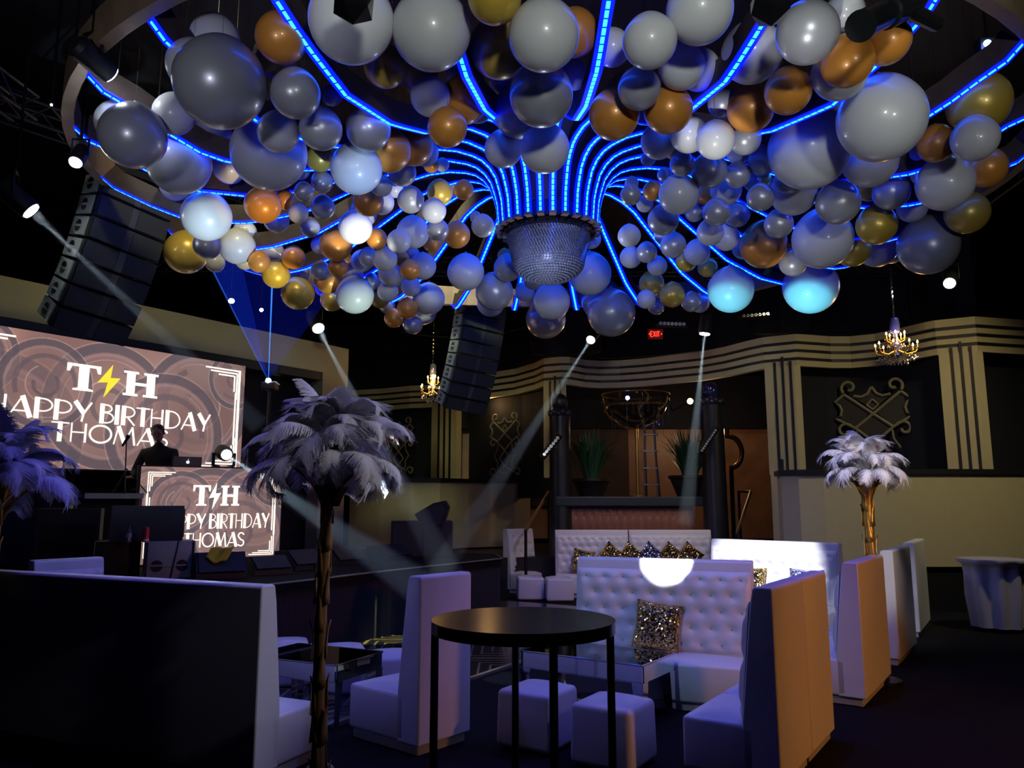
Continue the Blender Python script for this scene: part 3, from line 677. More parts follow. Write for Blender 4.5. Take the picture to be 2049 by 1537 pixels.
# ================================================================ BALLOONS
def balloon_mat(name, col, metal, rough, sss=0):
    m, N, L, b = nodes_of(name)
    b.inputs['Base Color'].default_value = (*col, 1); b.inputs['Metallic'].default_value = metal; b.inputs['Roughness'].default_value = rough
    b.inputs['Coat Weight'].default_value = .3; b.inputs['Coat Roughness'].default_value = .12
    oi = N.new('ShaderNodeObjectInfo'); hs = N.new('ShaderNodeHueSaturation'); mr = N.new('ShaderNodeMapRange')
    mr.inputs['To Min'].default_value = .82; mr.inputs['To Max'].default_value = 1.12; L.new(oi.outputs['Random'], mr.inputs['Value'])
    L.new(mr.outputs[0], hs.inputs['Value']); hs.inputs['Color'].default_value = (*col, 1); L.new(hs.outputs[0], b.inputs['Base Color'])
    return m
BM = {'W': balloon_mat('white_latex', (.64, .65, .65), 0, .36), 'S': balloon_mat('pearl_silver_latex', (.42, .43, .46), .30, .34),
      'G': balloon_mat('gold_latex', (.66, .45, .06), .28, .36), 'C': balloon_mat('copper_latex', (.74, .30, .045), .18, .38),
      'P': balloon_mat('champagne_latex', (.62, .50, .33), .4, .3)}
CN = {'W': 'white', 'S': 'pearl silver', 'G': 'gold', 'C': 'copper orange', 'P': 'champagne'}
def balloon_mesh(m):
    mb = MB(); n = 28
    pr_ = []
    for i in range(n+1):
        a = PI*i/n; r = math.sin(a); z = -math.cos(a)
        if z > .2: r *= 1-.10*((z-.2)/.8)**1.5; z = z*(1+.06*((z-.2)/.8))
        pr_.append((max(r, 0), z))
    mb.lathe(pr_[:-1]+[(.03, 1.075), (.025, 1.10), (.06, 1.14), (0, 1.14)], (0, 0, 0), 40)
    o = mb.build('tmp', m, None, 'all'); me = o.data; bpy.data.objects.remove(o); me.name = 'balloon'; return me
BMESH = {k: balloon_mesh(m) for k, m in BM.items()}
# x, y, radius (pixels), colour, layer (0 front .. 3 back)
BAL = [
(440,165,92,'S',0),(385,130,52,'W',2),(430,78,50,'W',3),(563,75,52,'C',2),(548,115,42,'G',3),(591,187,50,'S',0),(642,258,43,'S',0),(664,190,22,'S',2),(557,264,42,'W',0),(538,305,76,'W',1),
(348,228,42,'W',1),(422,273,43,'S',2),(266,272,66,'S',0),(235,245,44,'W',2),(358,325,64,'W',1),(459,335,33,'W',2),(639,316,28,'G',2),(413,432,50,'W',0),(526,410,37,'C',0),(570,400,20,'C',1),(597,427,20,'W',0),
(608,384,20,'S',0),(644,364,22,'S',1),(646,415,24,'S',1),(415,491,28,'S',0),(372,505,43,'G',1),(475,493,36,'W',1),(490,465,24,'W',2),(350,372,30,'W',3),(553,440,26,'S',2),
(703,40,86,'W',1),(863,60,80,'W',1),(771,133,43,'G',2),(839,147,42,'G',2),(861,193,40,'W',1),(928,200,48,'C',2),(955,212,34,'G',2),(895,255,40,'C',0),(990,-7,55,'G',1),(1000,95,62,'G',2),(1088,70,72,'W',0),
(1150,65,48,'C',2),(1083,190,64,'S',0),(1041,222,55,'S',1),(1005,165,28,'S',3),(1150,150,30,'W',3),(1090,297,50,'W',0),(1007,298,38,'W',1),(1088,255,22,'G',1),(1229,229,51,'C',0),
(737,258,45,'S',1),(778,300,45,'C',1),(827,292,40,'C',2),(713,337,52,'W',0),(805,345,28,'S',2),(850,305,28,'W',3),(737,402,31,'C',1),(726,427,28,'S',2),(763,372,22,'W',1),(764,405,25,'W',2),(790,378,18,'W',3),
(711,455,34,'W',1),(822,400,27,'S',1),(880,385,26,'G',2),(928,380,20,'C',2),(868,422,25,'W',0),(876,460,22,'S',0),(914,470,27,'C',1),(826,465,33,'W',1),(798,483,24,'W',0),(770,518,25,'W',0),(754,478,21,'C',1),
(966,452,23,'W',0),(952,435,12,'S',1),(865,487,19,'C',2),(672,490,33,'C',1),(863,330,16,'C',3),
(587,515,24,'C',1),(519,524,22,'C',0),(552,549,28,'G',0),(546,503,22,'W',2),(596,587,33,'G',0),(597,545,22,'W',2),(664,600,23,'G',1),(710,590,38,'W',0),(657,560,28,'C',1),(645,578,15,'W',2),(642,542,20,'S',1),
(676,535,20,'C',0),(703,552,25,'W',1),(724,522,22,'W',2),(737,515,20,'S',1),(784,545,28,'W',1),(803,518,16,'C',1),(821,540,21,'C',0),(846,533,27,'W',1),(822,508,17,'S',2),(776,583,21,'W',0),(760,597,20,'G',1),
(745,563,16,'S',1),(778,563,20,'S',2),(822,573,20,'W',1),(858,598,32,'W',1),(846,622,28,'W',2),(826,649,20,'S',0),(788,637,19,'C',0),(815,617,21,'C',0),(775,612,16,'S',1),(932,545,37,'W',1),
(989,584,38,'S',0),(982,606,28,'W',1),(490,520,20,'W',2),(430,525,20,'W',2),(1016,536,28,'S',1),(1010,512,15,'C',2),(1067,560,20,'S',1),(1104,603,37,'W',0),(1092,638,40,'P',1),(1050,584,20,'W',2),
(1180,548,43,'W',2),(1223,626,48,'S',0),(1205,600,42,'S',2),(1183,478,20,'W',1),(1259,472,23,'W',0),(1262,515,22,'W',1),(1294,505,21,'S',0),(1315,532,20,'W',1),(1347,491,26,'S',0),(1395,505,26,'W',1),
(1373,523,21,'G',1),(1416,535,20,'G',2),(1304,567,25,'G',1),(1345,590,25,'G',0),(1293,599,19,'W',0),(1313,613,17,'S',1),(1383,604,20,'S',0),(1400,606,20,'W',1),(1462,580,46,'W',0),(1327,440,31,'S',0),
(1358,389,40,'W',0),(1417,391,24,'C',1),(1306,382,20,'C',1),(1262,390,21,'S',0),(1264,367,14,'W',1),(1290,408,17,'W',1),(1453,380,31,'W',1),(1434,425,28,'S',0),(1389,425,19,'S',1),(1421,465,27,'W',0),
(1453,475,27,'W',1),(1475,430,25,'S',2),(1487,497,22,'S',2),(1522,395,28,'S',0),(1528,490,47,'C',1),(1558,448,29,'S',0),(1587,525,28,'S',0),(1330,468,22,'W',1),(1419,341,36,'S',1),(1365,328,25,'S',1),
(1476,350,26,'S',1),(1526,320,30,'S',1),(1527,357,16,'G',2),(1505,365,17,'S',2),(1580,358,30,'S',1),(1432,280,39,'W',0),(1297,318,15,'S',2),
(1300,82,55,'W',0),(1400,20,68,'W',1),(1364,133,47,'W',1),(1400,140,42,'W',2),(1279,177,43,'S',0),(1337,219,49,'C',0),(1250,190,42,'G',1),(1225,95,38,'W',2),(1616,65,63,'S',0),(1695,122,53,'C',0),
(1772,80,50,'C',1),(1690,25,40,'W',2),(1505,105,62,'W',2),(1680,145,56,'W',1),(1577,182,47,'C',0),(1502,218,47,'C',1),(1446,205,30,'S',2),(1764,237,87,'W',0),(1620,297,82,'W',1),(1741,320,55,'W',1),
(1680,250,50,'W',3),(1958,205,62,'G',2),(1951,277,46,'W',0),(1874,287,38,'C',1),(1974,335,40,'C',1),(1891,366,56,'W',0),(1840,315,30,'W',2),(1935,425,43,'G',1),(1857,491,59,'S',0),(1783,383,37,'S',1),
(1740,375,28,'G',2),(1677,405,44,'S',0),(1588,385,46,'W',1),(1646,478,60,'W',0),(1754,450,40,'G',0),(1706,498,36,'G',1),(1755,495,40,'W',2),(1825,415,30,'W',2),(1783,500,28,'W',2),(1622,573,55,'W',1),
(1491,278,32,'S',1),(1378,268,38,'W',1),(1318,283,36,'W',1),(1350,300,20,'C',2),(1478,305,24,'W',2),(1545,372,16,'W',2),(1510,250,26,'W',3),(1840,350,18,'W',3),(1330,350,15,'S',2),(915,150,24,'W',3),(745,200,26,'G',3),(620,455,20,'S',2),(640,490,18,'W',2),(690,520,16,'C',3),(600,340,20,'S',3),(885,330,14,'W',3)]
_s = MB().tube([(0, 0, 0), (0, 0, 1)], .0012, 4).build('tmp', mat('black_thread', (.01, .01, .01), .8), None); STRING = _s.data; bpy.data.objects.remove(_s); STRING.name = 'string'
ZL_ = {0: 4.62, 1: 4.80, 2: 4.98, 3: 5.15}
ribpts = []
def solve_balloons():
    res = [None]*len(BAL)
    P = []; Rr = []
    order = sorted(range(len(BAL)), key=lambda i: (BAL[i][4], -BAL[i][2]))
    for i in order:
        x, y, r, c, l = BAL[i]; p = PZ(x, y, ZL_[l]); d = p-Vector((0, 0, EYE)); ax = ray(x, y)
        # pixel radius -> world radius at this distance (perspective widening off the axis compensated)
        k = (FPX**2+(x-1024.5)**2+(768.5-y)**2)**.5/FPX
        f = 1.0; best = None
        for step in range(90):
            pos = Vector((0, 0, EYE))+d*f; rad = r*(d*f).length/ax.length*FPX/FPX*1.0
            rad = r/FPX*(d*f).length/k*(1-.12*(k-1))
            hub = pos-RC; ok = True
            if hub.xy.length < .75+rad and pos.z > 4.2 and (abs(x-1095) < 140 and y > 300): ok = False
            if P and ok:
                A = np.array(P)-np.array(pos); dd_ = np.sqrt((A*A).sum(1)); lim = (np.array(Rr)+rad)*.93
                ok = bool((dd_ > lim).all())
            if ok: break
            f *= 1.016
            if f > 1.9: break
        P.append(tuple(pos)); Rr.append(rad); res[i] = (pos, rad)
    return res
res = solve_balloons()
def area(x, y):
    col = 'far left' if x < 430 else 'left' if x < 760 else 'middle' if x < 1180 else 'right' if x < 1560 else 'far right'
    row = 'top' if y < 160 else 'upper' if y < 330 else 'lower' if y < 470 else 'bottom'
    return row, col
def size(r): return 'huge' if r >= 62 else 'large' if r >= 43 else 'medium' if r >= 28 else 'small' if r >= 19 else 'tiny'
ORD = ['first', 'second', 'third', 'fourth', 'fifth', 'sixth', 'seventh', 'eighth', 'ninth']
NUM = ['no', 'one', 'two', 'three', 'four', 'five', 'six', 'seven', 'eight', 'nine']
keys = {}
for i, (x, y, r, c, l) in enumerate(BAL): keys.setdefault((size(r), c, area(x, y)), []).append(i)
for (sz, c, (row, col)), ids in keys.items():
    ids.sort(key=lambda i: BAL[i][0])
    for k, i in enumerate(ids):
        base = f'{sz} {CN[c]} balloon'
        if len(ids) == 1: lab = f'the only {base} in the {row} {col} of the ceiling display'
        else: lab = f'{base}, {row} {col} of ceiling display, {ORD[k]} of {NUM[len(ids)]} from left'
        pos, rad = res[i]
        o = bpy.data.objects.new('balloon', BMESH[c]); C.objects.link(o); o.location = pos; o.scale = (rad, rad, rad)
        o.rotation_euler = (0, 0, random.uniform(0, 6))
        st = bpy.data.objects.new('string', STRING); C.objects.link(st); st.parent = o; st.location = (0, 0, 1.12); st.scale = (1/rad, 1/rad, (8.0-pos.z-1.12*rad)/rad)
        tag(o, lab, 'balloon', 'balloons hung among the lit ribs of the ceiling fixture')
# ================================================================ SOFAS
HB = 1.262; SEATZ = .405; SD = .64
def sofa(P, Q, face, label, tuft=True, w=None, back=0, group='white high backed banquette sofas', nx=None, hb=HB, sd=SD):
    """P, Q: plan ends of the rear foot line; face: rough plan direction the sofa faces"""
    P = Vector((P[0], P[1], 0)); Q = Vector((Q[0], Q[1], 0)); d = Q-P; L_ = d.length; d.normalize(); f = Vector((-d.y, d.x, 0))
    if f.dot(Vector((*face, 0))) < 0: f = -f
    P = P-f*back; Q = Q-f*back
    rz = math.atan2(-f.x, f.y)
    root = thing('banquette_sofa', label, 'sofa', (P+Q)/2, rz, group)
    w = L_
    # plinth
    MB().bbox((0, sd/2, .04), (w-.05, sd-.06, .075), .008, 1).build('plinth', mat('pale_plinth', (.42, .40, .40), .6), root, 'x')
    # seat block with soft crown
    nxs, nys = 14, 9; sb = .20; mb = MB(); x0, x1, y0, y1 = -w/2, w/2, sb-.05, sd
    mb.bbox(((x0+x1)/2, (y0+y1)/2, (SEATZ+.075)/2), (w, y1-y0, SEATZ-.075), .03, 3)
    top = []
    for i, (x, y, z) in enumerate(mb.v):
        if z > SEATZ-.002: pass
    base = len(mb.v)
    for j in range(nys+1):
        for i in range(nxs+1):
            u = i/nxs; v = j/nys; x = lerp(x0+.022, x1-.022, u); y = lerp(y0+.022, y1-.022, v)
            mb.v.append((x, y, SEATZ-.004+.035*(1-(2*u-1)**6)*(1-(2*v-1)**4)))
    for j in range(nys):
        for i in range(nxs): a = base+j*(nxs+1)+i; mb.f.append((a, a+1, a+nxs+2, a+nxs+1))
    mb.build('seat', WHITE_VINYL, root, True)
    # back: wedge, thick at the seat and thin at the top
    prof_ = [(0, .075), (0, hb-.02), (.012, hb), (.115, hb), (.135, hb-.015), (.155, hb-.12), (.235, SEATZ+.02), (.235, .075)]
    mb = MB(); mb.prism([(-w/2, y, z) for y, z in prof_], (w, 0, 0)); bk_ = mb.build('backrest', WHITE_VINYL, root, True)
    bvm = bk_.modifiers.new('soft edges', 'BEVEL'); bvm.width = .012; bvm.segments = 2
    if tuft:
        h = hb-.10-(SEATZ+.03); nx_ = nx or max(3, int(round(w/.17)))
        tp, bt_ = tuft_panel(w-.03, h, nx_, 5, .045, 3)
        vs = []
        for (x, y, z) in tp.v:
            e = min(x, (w-.03)-x, z, h-z); puff = .024*min(1, max(0, e)/.05)
            s = z/h; vs.append((x-(w-.03)/2, lerp(.236, .162, s)+puff*.2-y*min(1, max(0, e)/.05), SEATZ+.03+z))
        tp.v = vs; tp.build('tufted_panel', WHITE_VINYL, bk_, 'all')
        bb = MB()
        for x, z in bt_: s = z/h; bb.sphere((x-(w-.03)/2, lerp(.236, .162, s)+.006, SEATZ+.03+z), .012, 4)
        tag(bb.build('buttons', mat('vinyl_button', (.45, .45, .55), .3), bk_, True), kind='stuff')
    return root, f, d, (P+Q)/2
def at(px, py, z=0): p = PZ(px, py, z); return (p.x, p.y)
# A: near left, seen from behind
A1 = at(524, 1172, HB); A0 = at(3, 1143, HB)
A0 = (A1[0]+(A0[0]-A1[0])*1.12, A1[1]+(A0[1]-A1[1])*1.12)
sofa(A0, A1, (0, 1), 'long white sofa at the left edge, seen from behind in deep shadow', tuft=False)
# B: near centre, side view facing left
B0 = at(836, 1519); B1 = at(941, 1484)
sofa(B0, B1, (-1, .2), 'single white sofa module behind the round black table, facing left', tuft=True, sd=.80)
# D: central tufted sofa
D0 = (.70, 8.1); D1 = (2.27, 7.5)
sD = sofa(D0, D1, (-.5, -1), 'tufted white sofa in the middle with a bright round spotlight on its back', nx=9)
# E pair
E0 = Vector((*at(1546, 1177, HB), 0)); E1 = Vector((*at(1652, 1143, HB), 0)); Em = E0.lerp(E1, .52)
sofa(E0.xy, (Em-(E1-E0).normalized()*.008).xy, (-1, .6), 'nearest white sofa module on the right, its back lit orange')
sofa((Em+(E1-E0).normalized()*.008).xy, E1.xy, (-1, .6), 'white sofa module adjoining the far side of the nearest orange-lit one')
F0 = at(1735, 1419); F1 = at(1785, 1364)
sofa(F0, F1, (-1, .6), 'orange-lit white sofa module in the second pair of the right row')
G0 = at(1803, 1335); G1 = at(1836, 1300)
sofa(G0, G1, (-1, .6), 'white sofa module right of the gold trunk, behind the orange-lit ones')
H0 = at(1843, 1278); H1 = at(1863, 1251)
sofa(H0, H1, (-1, .6), 'farthest white sofa module in the right row, seen from behind')
I0 = at(1424, 1078, HB); I1 = at(1678, 1087, HB)
sI = sofa(I0, I1, (-.4, -1), 'tufted white sofa flooded with white light, right of the centre sofa', nx=10, back=.12)
J0 = Vector((*at(1110, 1060, HB), 0)); J1 = Vector((*at(1419, 1060, HB), 0)); Jm = J0.lerp(J1, .47); dj = (J1-J0).normalized()*.01
sofa(J0.xy, (Jm-dj).xy, (0, -1), 'left half of the farthest tufted white sofa below the copper counter', nx=9)
sofa((Jm+dj).xy, J1.xy, (0, -1), 'right half of the farthest tufted white sofa below the copper counter', nx=9)
K0 = at(1006, 1186); K1 = (K0[0]+.52, K0[1]+.56)
sofa(K0, K1, (.7, -.7), 'white sofa module standing side-on at the left end of the farthest seats')
L0 = at(70, 1119, HB); L1 = at(207, 1112, HB)
sofa((L0[0], L0[1]-.1), (L1[0], L1[1]-.1), (0.1, -1), 'tufted white sofa showing just above the shadowed sofa at far left', nx=4)
M0 = at(1424, 1070, HB); 
# ================================================================ OTTOMANS
def ottoman(x, y, rz, label, s=.46, h=.42):
    root = thing('ottoman', label, 'ottoman', (x, y, 0), rz, 'white cube ottomans')
    mb = MB(); mb.bbox((0, 0, h/2+.01), (s, s, h-.02), .04, 4)
    mb.v = [(a*(1+.02*math.cos(c*6)), b*(1+.02*math.cos(c*6)), c+(.028*(1-min(1, (a*a+b*b)/(s*s*.25))) if c > h-.02 else 0)) for a, b, c in mb.v]
    base = len(mb.v); n = 8
    for j in range(n+1):
        for i in range(n+1):
            u = 2*i/n-1; v = 2*j/n-1; mb.v.append((u*(s/2-.03), v*(s/2-.03), h-.004+.032*(1-u**4)*(1-v**4)))
    for j in range(n):
        for i in range(n): a = base+j*(n+1)+i; mb.f.append((a, a+1, a+n+2, a+n+1))
    mb.build('upholstered_cube', WHITE_VINYL, root, True)
    MB().box((0, 0, .01), (s-.08, s-.08, .02)).build('foot', BLACK, root)
tr = math.atan2(.66, -1.03)
x, y = at(1227, 1401, .42); ottoman(x, y, tr, 'white cube ottoman nearest the viewer, right of centre in front of the mirrored table')
x, y = at(1076, 1374, .42); ottoman(x, y, tr, 'white cube ottoman seen through the legs of the round black table')
for px, py, lab in ((578, 1279, 'ottoman at the far left of the group beyond the left mirrored table'), (688, 1290, 'ottoman behind the trunk of the large feather palm'), (783, 1302, 'ottoman touching the left side of the sofa module behind the black table'), (1061, 1154, 'far white ottoman, left of two beside the side-on sofa module'), (1118, 1156, 'far white ottoman, right of two beside the side-on sofa module')):
    x, y = at(px, py, .42); ottoman(x, y-(.12 if px < 1000 else 0), .3 if px < 1000 else .05, lab, .46 if px < 1000 else .5)
x, y = at(640, 1372, .42)
x, y = at(1662, 1262, .42); ottoman(x+.1, y, .6, 'white ottoman at the foot of the spotlit sofa on the right', .4)
# ================================================================ MIRRORED COFFEE TABLES
def mirror_table(A_, B_, D_, label, h=.50, apron=.13):
    """A_ near corner, B_ neighbour along the long side, D_ neighbour along the short side (plan)"""
    A_ = Vector((*A_, 0)); B_ = Vector((*B_, 0)); D_ = Vector((*D_, 0)); u = B_-A_; Lx = u.length; u.normalize(); v = Vector((-u.y, u.x, 0))
    if v.dot(D_-A_) < 0: v = -v
    Ly = (D_-A_).dot(v); c = A_+u*Lx/2+v*Ly/2; rz = math.atan2(u.y, u.x)
    root = thing('mirrored_coffee_table', label, 'coffee table', c, rz, 'low mirrored tables among the sofas')
    MB().box((0, 0, h-.006), (Lx, Ly, .012)).build('glass_top', DARKMIRROR, root)
    ap = MB()
    for sx, sy, lx, ly in ((0, 1, Lx-.02, .02), (0, -1, Lx-.02, .02), (1, 0, .02, Ly-.06), (-1, 0, .02, Ly-.06)):
        ap.box((sx*(Lx/2-.012), sy*(Ly/2-.012), h-.012-apron/2), (lx, ly, apron))
    ap.build('apron', MIRROR, root)
    eg = MB()
    for sy in (1, -1): eg.tube([(-Lx/2, sy*(Ly/2-.001), h-.002), (Lx/2, sy*(Ly/2-.001), h-.002)], .005, 5); eg.tube([(-Lx/2, sy*(Ly/2-.001), h-.012-apron), (Lx/2, sy*(Ly/2-.001), h-.012-apron)], .005, 5)
    for sx in (1, -1): eg.tube([(sx*(Lx/2-.001), -Ly/2, h-.002), (sx*(Lx/2-.001), Ly/2, h-.002)], .005, 5)
    eg.build('edge_trim', CHROME, root)
    for sx in (1, -1):
        for sy in (1, -1):
            MB().add([(sx*(Lx/2-.002-k[0]*w_), sy*(Ly/2-.002-k[1]*w_), z) for z, w_ in ((0, .06), (h-.012-apron, .10)) for k in ((0, 0), (1, 0), (1, 1), (0, 1))],
                     [(0, 1, 2, 3), (4, 7, 6, 5), (0, 4, 5, 1), (1, 5, 6, 2), (2, 6, 7, 3), (3, 7, 4, 0)]).build('leg', MIRROR, root)
    return root
tA = at(1286, 1332, .5); tB = at(1041, 1301, .5); tD = at(1345, 1306, .5)
mirror_table(tA, tB, tD, 'mirrored coffee table in front of the spotlit central sofa')
tA = at(672, 1331, .5); tB = at(528, 1315, .5); tD = at(754, 1302, .5)
tB = (tA[0]+(tB[0]-tA[0])*1.25, tA[1]+(tB[1]-tA[1])*1.25)
mirror_table(tA, tB, tD, 'mirrored coffee table behind the palm trunk at left')
tA = at(1500, 1213, .5); mirror_table(tA, (tA[0]-.5, tA[1]+.2), (tA[0]+.12, tA[1]+.4), 'mirrored coffee table mostly hidden beyond the right end of the central sofa')
# ================================================================ ROUND BLACK TABLE
ctr = PY(1047, 1240, 4.2); TT = PZ(1047, 1238, ctr.z); tx, ty, tz = ctr.x, 4.2, ctr.z; TR = 177/1560*4.2
rt = thing('round_bar_table', 'tall round table with black glass top and four black metal legs, in the foreground', 'table', (tx, ty, 0))
MB().lathe([(0, tz-.004), (TR-.018, tz-.004), (TR-.018, tz-.014), (0, tz-.014)], (tx, ty, 0), 72).build('glass_top', BLACKGLOSS, rt, True, world=True)
MB().lathe([(TR-.018, tz+.004), (TR, tz+.004), (TR, tz-.055), (TR-.018, tz-.055), (TR-.018, tz+.004)], (tx, ty, 0), 72).build('rim', mat('gunmetal_rim', (.045, .04, .045), .22, .8), rt, True, world=True)
for a_ in (187, 287, 4, 95):
    a = math.radians(a_); c_, s_ = math.cos(a), math.sin(a)
    MB().tube([(tx+c_*(TR-.02), ty+s_*(TR-.02), tz-.03), (tx+c_*(TR-.02), ty+s_*(TR-.02), 0)], .021, 4 if False else 10).build('leg', mat('gunmetal_leg', (.035, .032, .035), .28, .7), rt, True, world=True)
MB().tube([(tx+(TR-.03)*math.cos(2*PI*k/40), ty+(TR-.03)*math.sin(2*PI*k/40), .20) for k in range(41)], .012, 6).build('foot_ring', BLACKMETAL, rt, True, world=True)
# cloth-covered round table at far right
c_ = PZ(1985, 1118, 1.0); x, y = c_.x, c_.y
kt = thing('cocktail_table', 'small round table in a pale gathered cloth standing by the right edge', 'table', (x, y, 0))
rT = 62/1560*y
MB().lathe([(0, .985), (rT, .985), (rT, 1.0), (0, 1.0)], (x, y, 0), 40).build('tabletop', mat('pale_top', (.5, .48, .58), .5), kt, True, world=True)
mb = MB(); n = 72
for z, r, am in ((1.004, rT+.004, 0), (.96, rT+.008, .01), (.93, rT*.86, .02), (.80, rT*.80, .03), (.5, rT*.80, .035), (.2, rT*.72, .035), (.06, rT*.70, .03)):
    for k in range(n):
        a = 2*PI*k/n; rr = r+am*math.sin(a*9)+am*.6*math.sin(a*4+1); mb.v.append((x+rr*math.cos(a), y+rr*math.sin(a), z))
for i in range(6):
    for k in range(n): mb.f.append((i*n+k, i*n+(k+1) % n, (i+1)*n+(k+1) % n, (i+1)*n+k))
mb.build('cloth', CLOTH, kt, 'all', world=True)
MB().tube([(x, y, 0), (x, y, .98)], .03, 10).build('pedestal', BLACKMETAL, kt, world=True)
# ================================================================ CUSHIONS
def cushion(c, s, rz, lean, roll, label, m):
    me = MB(); n = 14
    for sgn in (1, -1):
        b0 = len(me.v)
        for j in range(n+1):
            for i in range(n+1):
                u = 2*i/n-1; v = 2*j/n-1; k = 1-.07*(1-abs(u))*abs(v)**2; k2 = 1-.07*(1-abs(v))*abs(u)**2
                t = max(0, (1-u**4)*(1-v**4))**.6
                me.v.append((u*s/2*k2, sgn*.085*t*s/.45, v*s/2*k))
        for j in range(n):
            for i in range(n): a = b0+j*(n+1)+i; me.f.append((a, a+1, a+n+2, a+n+1))
    o = me.build('sequin_cushion', m, None, 'all'); o.location = c
    o.rotation_euler = (Matrix.Rotation(rz, 3, 'Z')@Matrix.Rotation(lean, 3, 'X')@Matrix.Rotation(roll, 3, 'Y')).to_euler()
    tag(o, label, 'cushion', 'sequin cushions on the sofas'); return o
def on_sofa(S, px, py, s, label, m, roll=0, lean=-.22):
    root, f, d, mid = S; Mi = mid+f*.30; p = PW(px, py, Mi, Mi+d); p.z = SEATZ+.035+s*.49
    return cushion(p, s, root.rotation_euler.z+PI, lean, roll, label, m)
o = on_sofa(sD, 1315, 1231, .44, 'large gold sequin cushion leaning on the central sofa', GOLDSEQ, .12)
def flat_at(px, py, Y, s, rz, label, m, roll=0): return cushion(PY(px, 1113 if roll > .5 else 1122, Y), s, rz, -.2, roll, label, m)
yI = (I0[1]+I1[1])/2
on_sofa(sI, 1502, 1168, .46, 'gold sequin cushion beyond the right end of the central sofa', GOLDSEQ)
on_sofa(sI, 1612, 1160, .48, 'silver and blue sequin cushion on the spotlit right sofa', BLUESEQ)
for k, (px, py) in enumerate(((1167, 1110), (1222, 1104), (1262, 1103), (1302, 1100), (1342, 1102), (1380, 1098))):
    flat_at(px, py, J0.y-.42, .42, 0, ['leftmost', 'second from left', 'third from left', 'third from right', 'second from right', 'rightmost'][k]+' of six sequin cushions along the farthest sofa', GOLDSEQ if k % 3 else BLUESEQ if k == 3 else GOLDSEQ, .7 if k > 0 else .2)
# ================================================================ FEATHER PALMS
def plume_mesh(seed, L=1.0, W=.20, droop=1.0, nb=130):
    """ostrich plume arching along +x, starting up; unit length"""
    rnd = random.Random(seed); mb = MB(); pts = []
    N_ = 26; ang = math.radians(rnd.uniform(38, 62)); x = z = 0; tw = rnd.uniform(-.15, .15); y = 0
    for i in range(N_+1):
        pts.append(Vector((x, y, z))); s = i/N_; a = ang-droop*(2.0*s**1.3+.9*max(0, s-.7)*3)
        x += math.cos(a)*L/N_; z += math.sin(a)*L/N_; y += tw*s*L/N_
    mb.tube(pts, [.006*(1-.8*i/N_) for i in range(N_+1)], 4)
    def P_(s):
        f = s*N_; i = min(N_-1, int(f)); return pts[i].lerp(pts[i+1], f-i)
    for side in (-1, 1):
        for k in range(nb):
            s = .10+.90*(k+rnd.random())/nb; p = P_(s); q = P_(min(1, s+.02)); t = (q-p)
            t = t.normalized() if t.length > 1e-6 else (pts[-1]-pts[-2]).normalized()
            up = Vector((0, 1, 0)).cross(t).normalized(); up = up if up.z > 0 else -up
            sd = Vector((0, side, 0)); wd_ = W*(math.sin(PI*min(1, s*.93+.07))**.55)*rnd.uniform(.8, 1.12)*(1 if s < .9 else 1.1)
            d = (sd*.92+t*(.35+.9*max(0, s-.75)*3)+up*.18).normalized(); prev = p; pw = .0105
            b0 = len(mb.v); m_ = 5
            for j in range(m_+1):
                u = j/m_; c = p+d*wd_*u-Vector((0, 0, 1))*wd_*(.62*u*u)+t*wd_*.25*u*u+Vector((rnd.uniform(-1, 1), rnd.uniform(-1, 1), rnd.uniform(-1, 1)))*.007*u
                w_ = pw*(1-.75*u); mb.v += [tuple(c-t*w_), tuple(c+t*w_)]
            for j in range(m_): a = b0+2*j; mb.f.append((a, a+1, a+3, a+2))
    o = mb.build('tmp', FEATHER, None, 'all'); me = o.data; bpy.data.objects.remove(o); me.name = 'plume'; return me
PLN = [plume_mesh(s, 1, .22, dr, 190) for s, dr in ((1, 1.0), (2, 1.25), (3, .85), (4, 1.45))]
PLU = plume_mesh(9, 1, .26, .33, 170)
PLF = [plume_mesh(s, 1, .24, dr, 80) for s, dr in ((5, 1.05), (6, 1.3), (7, .9))]
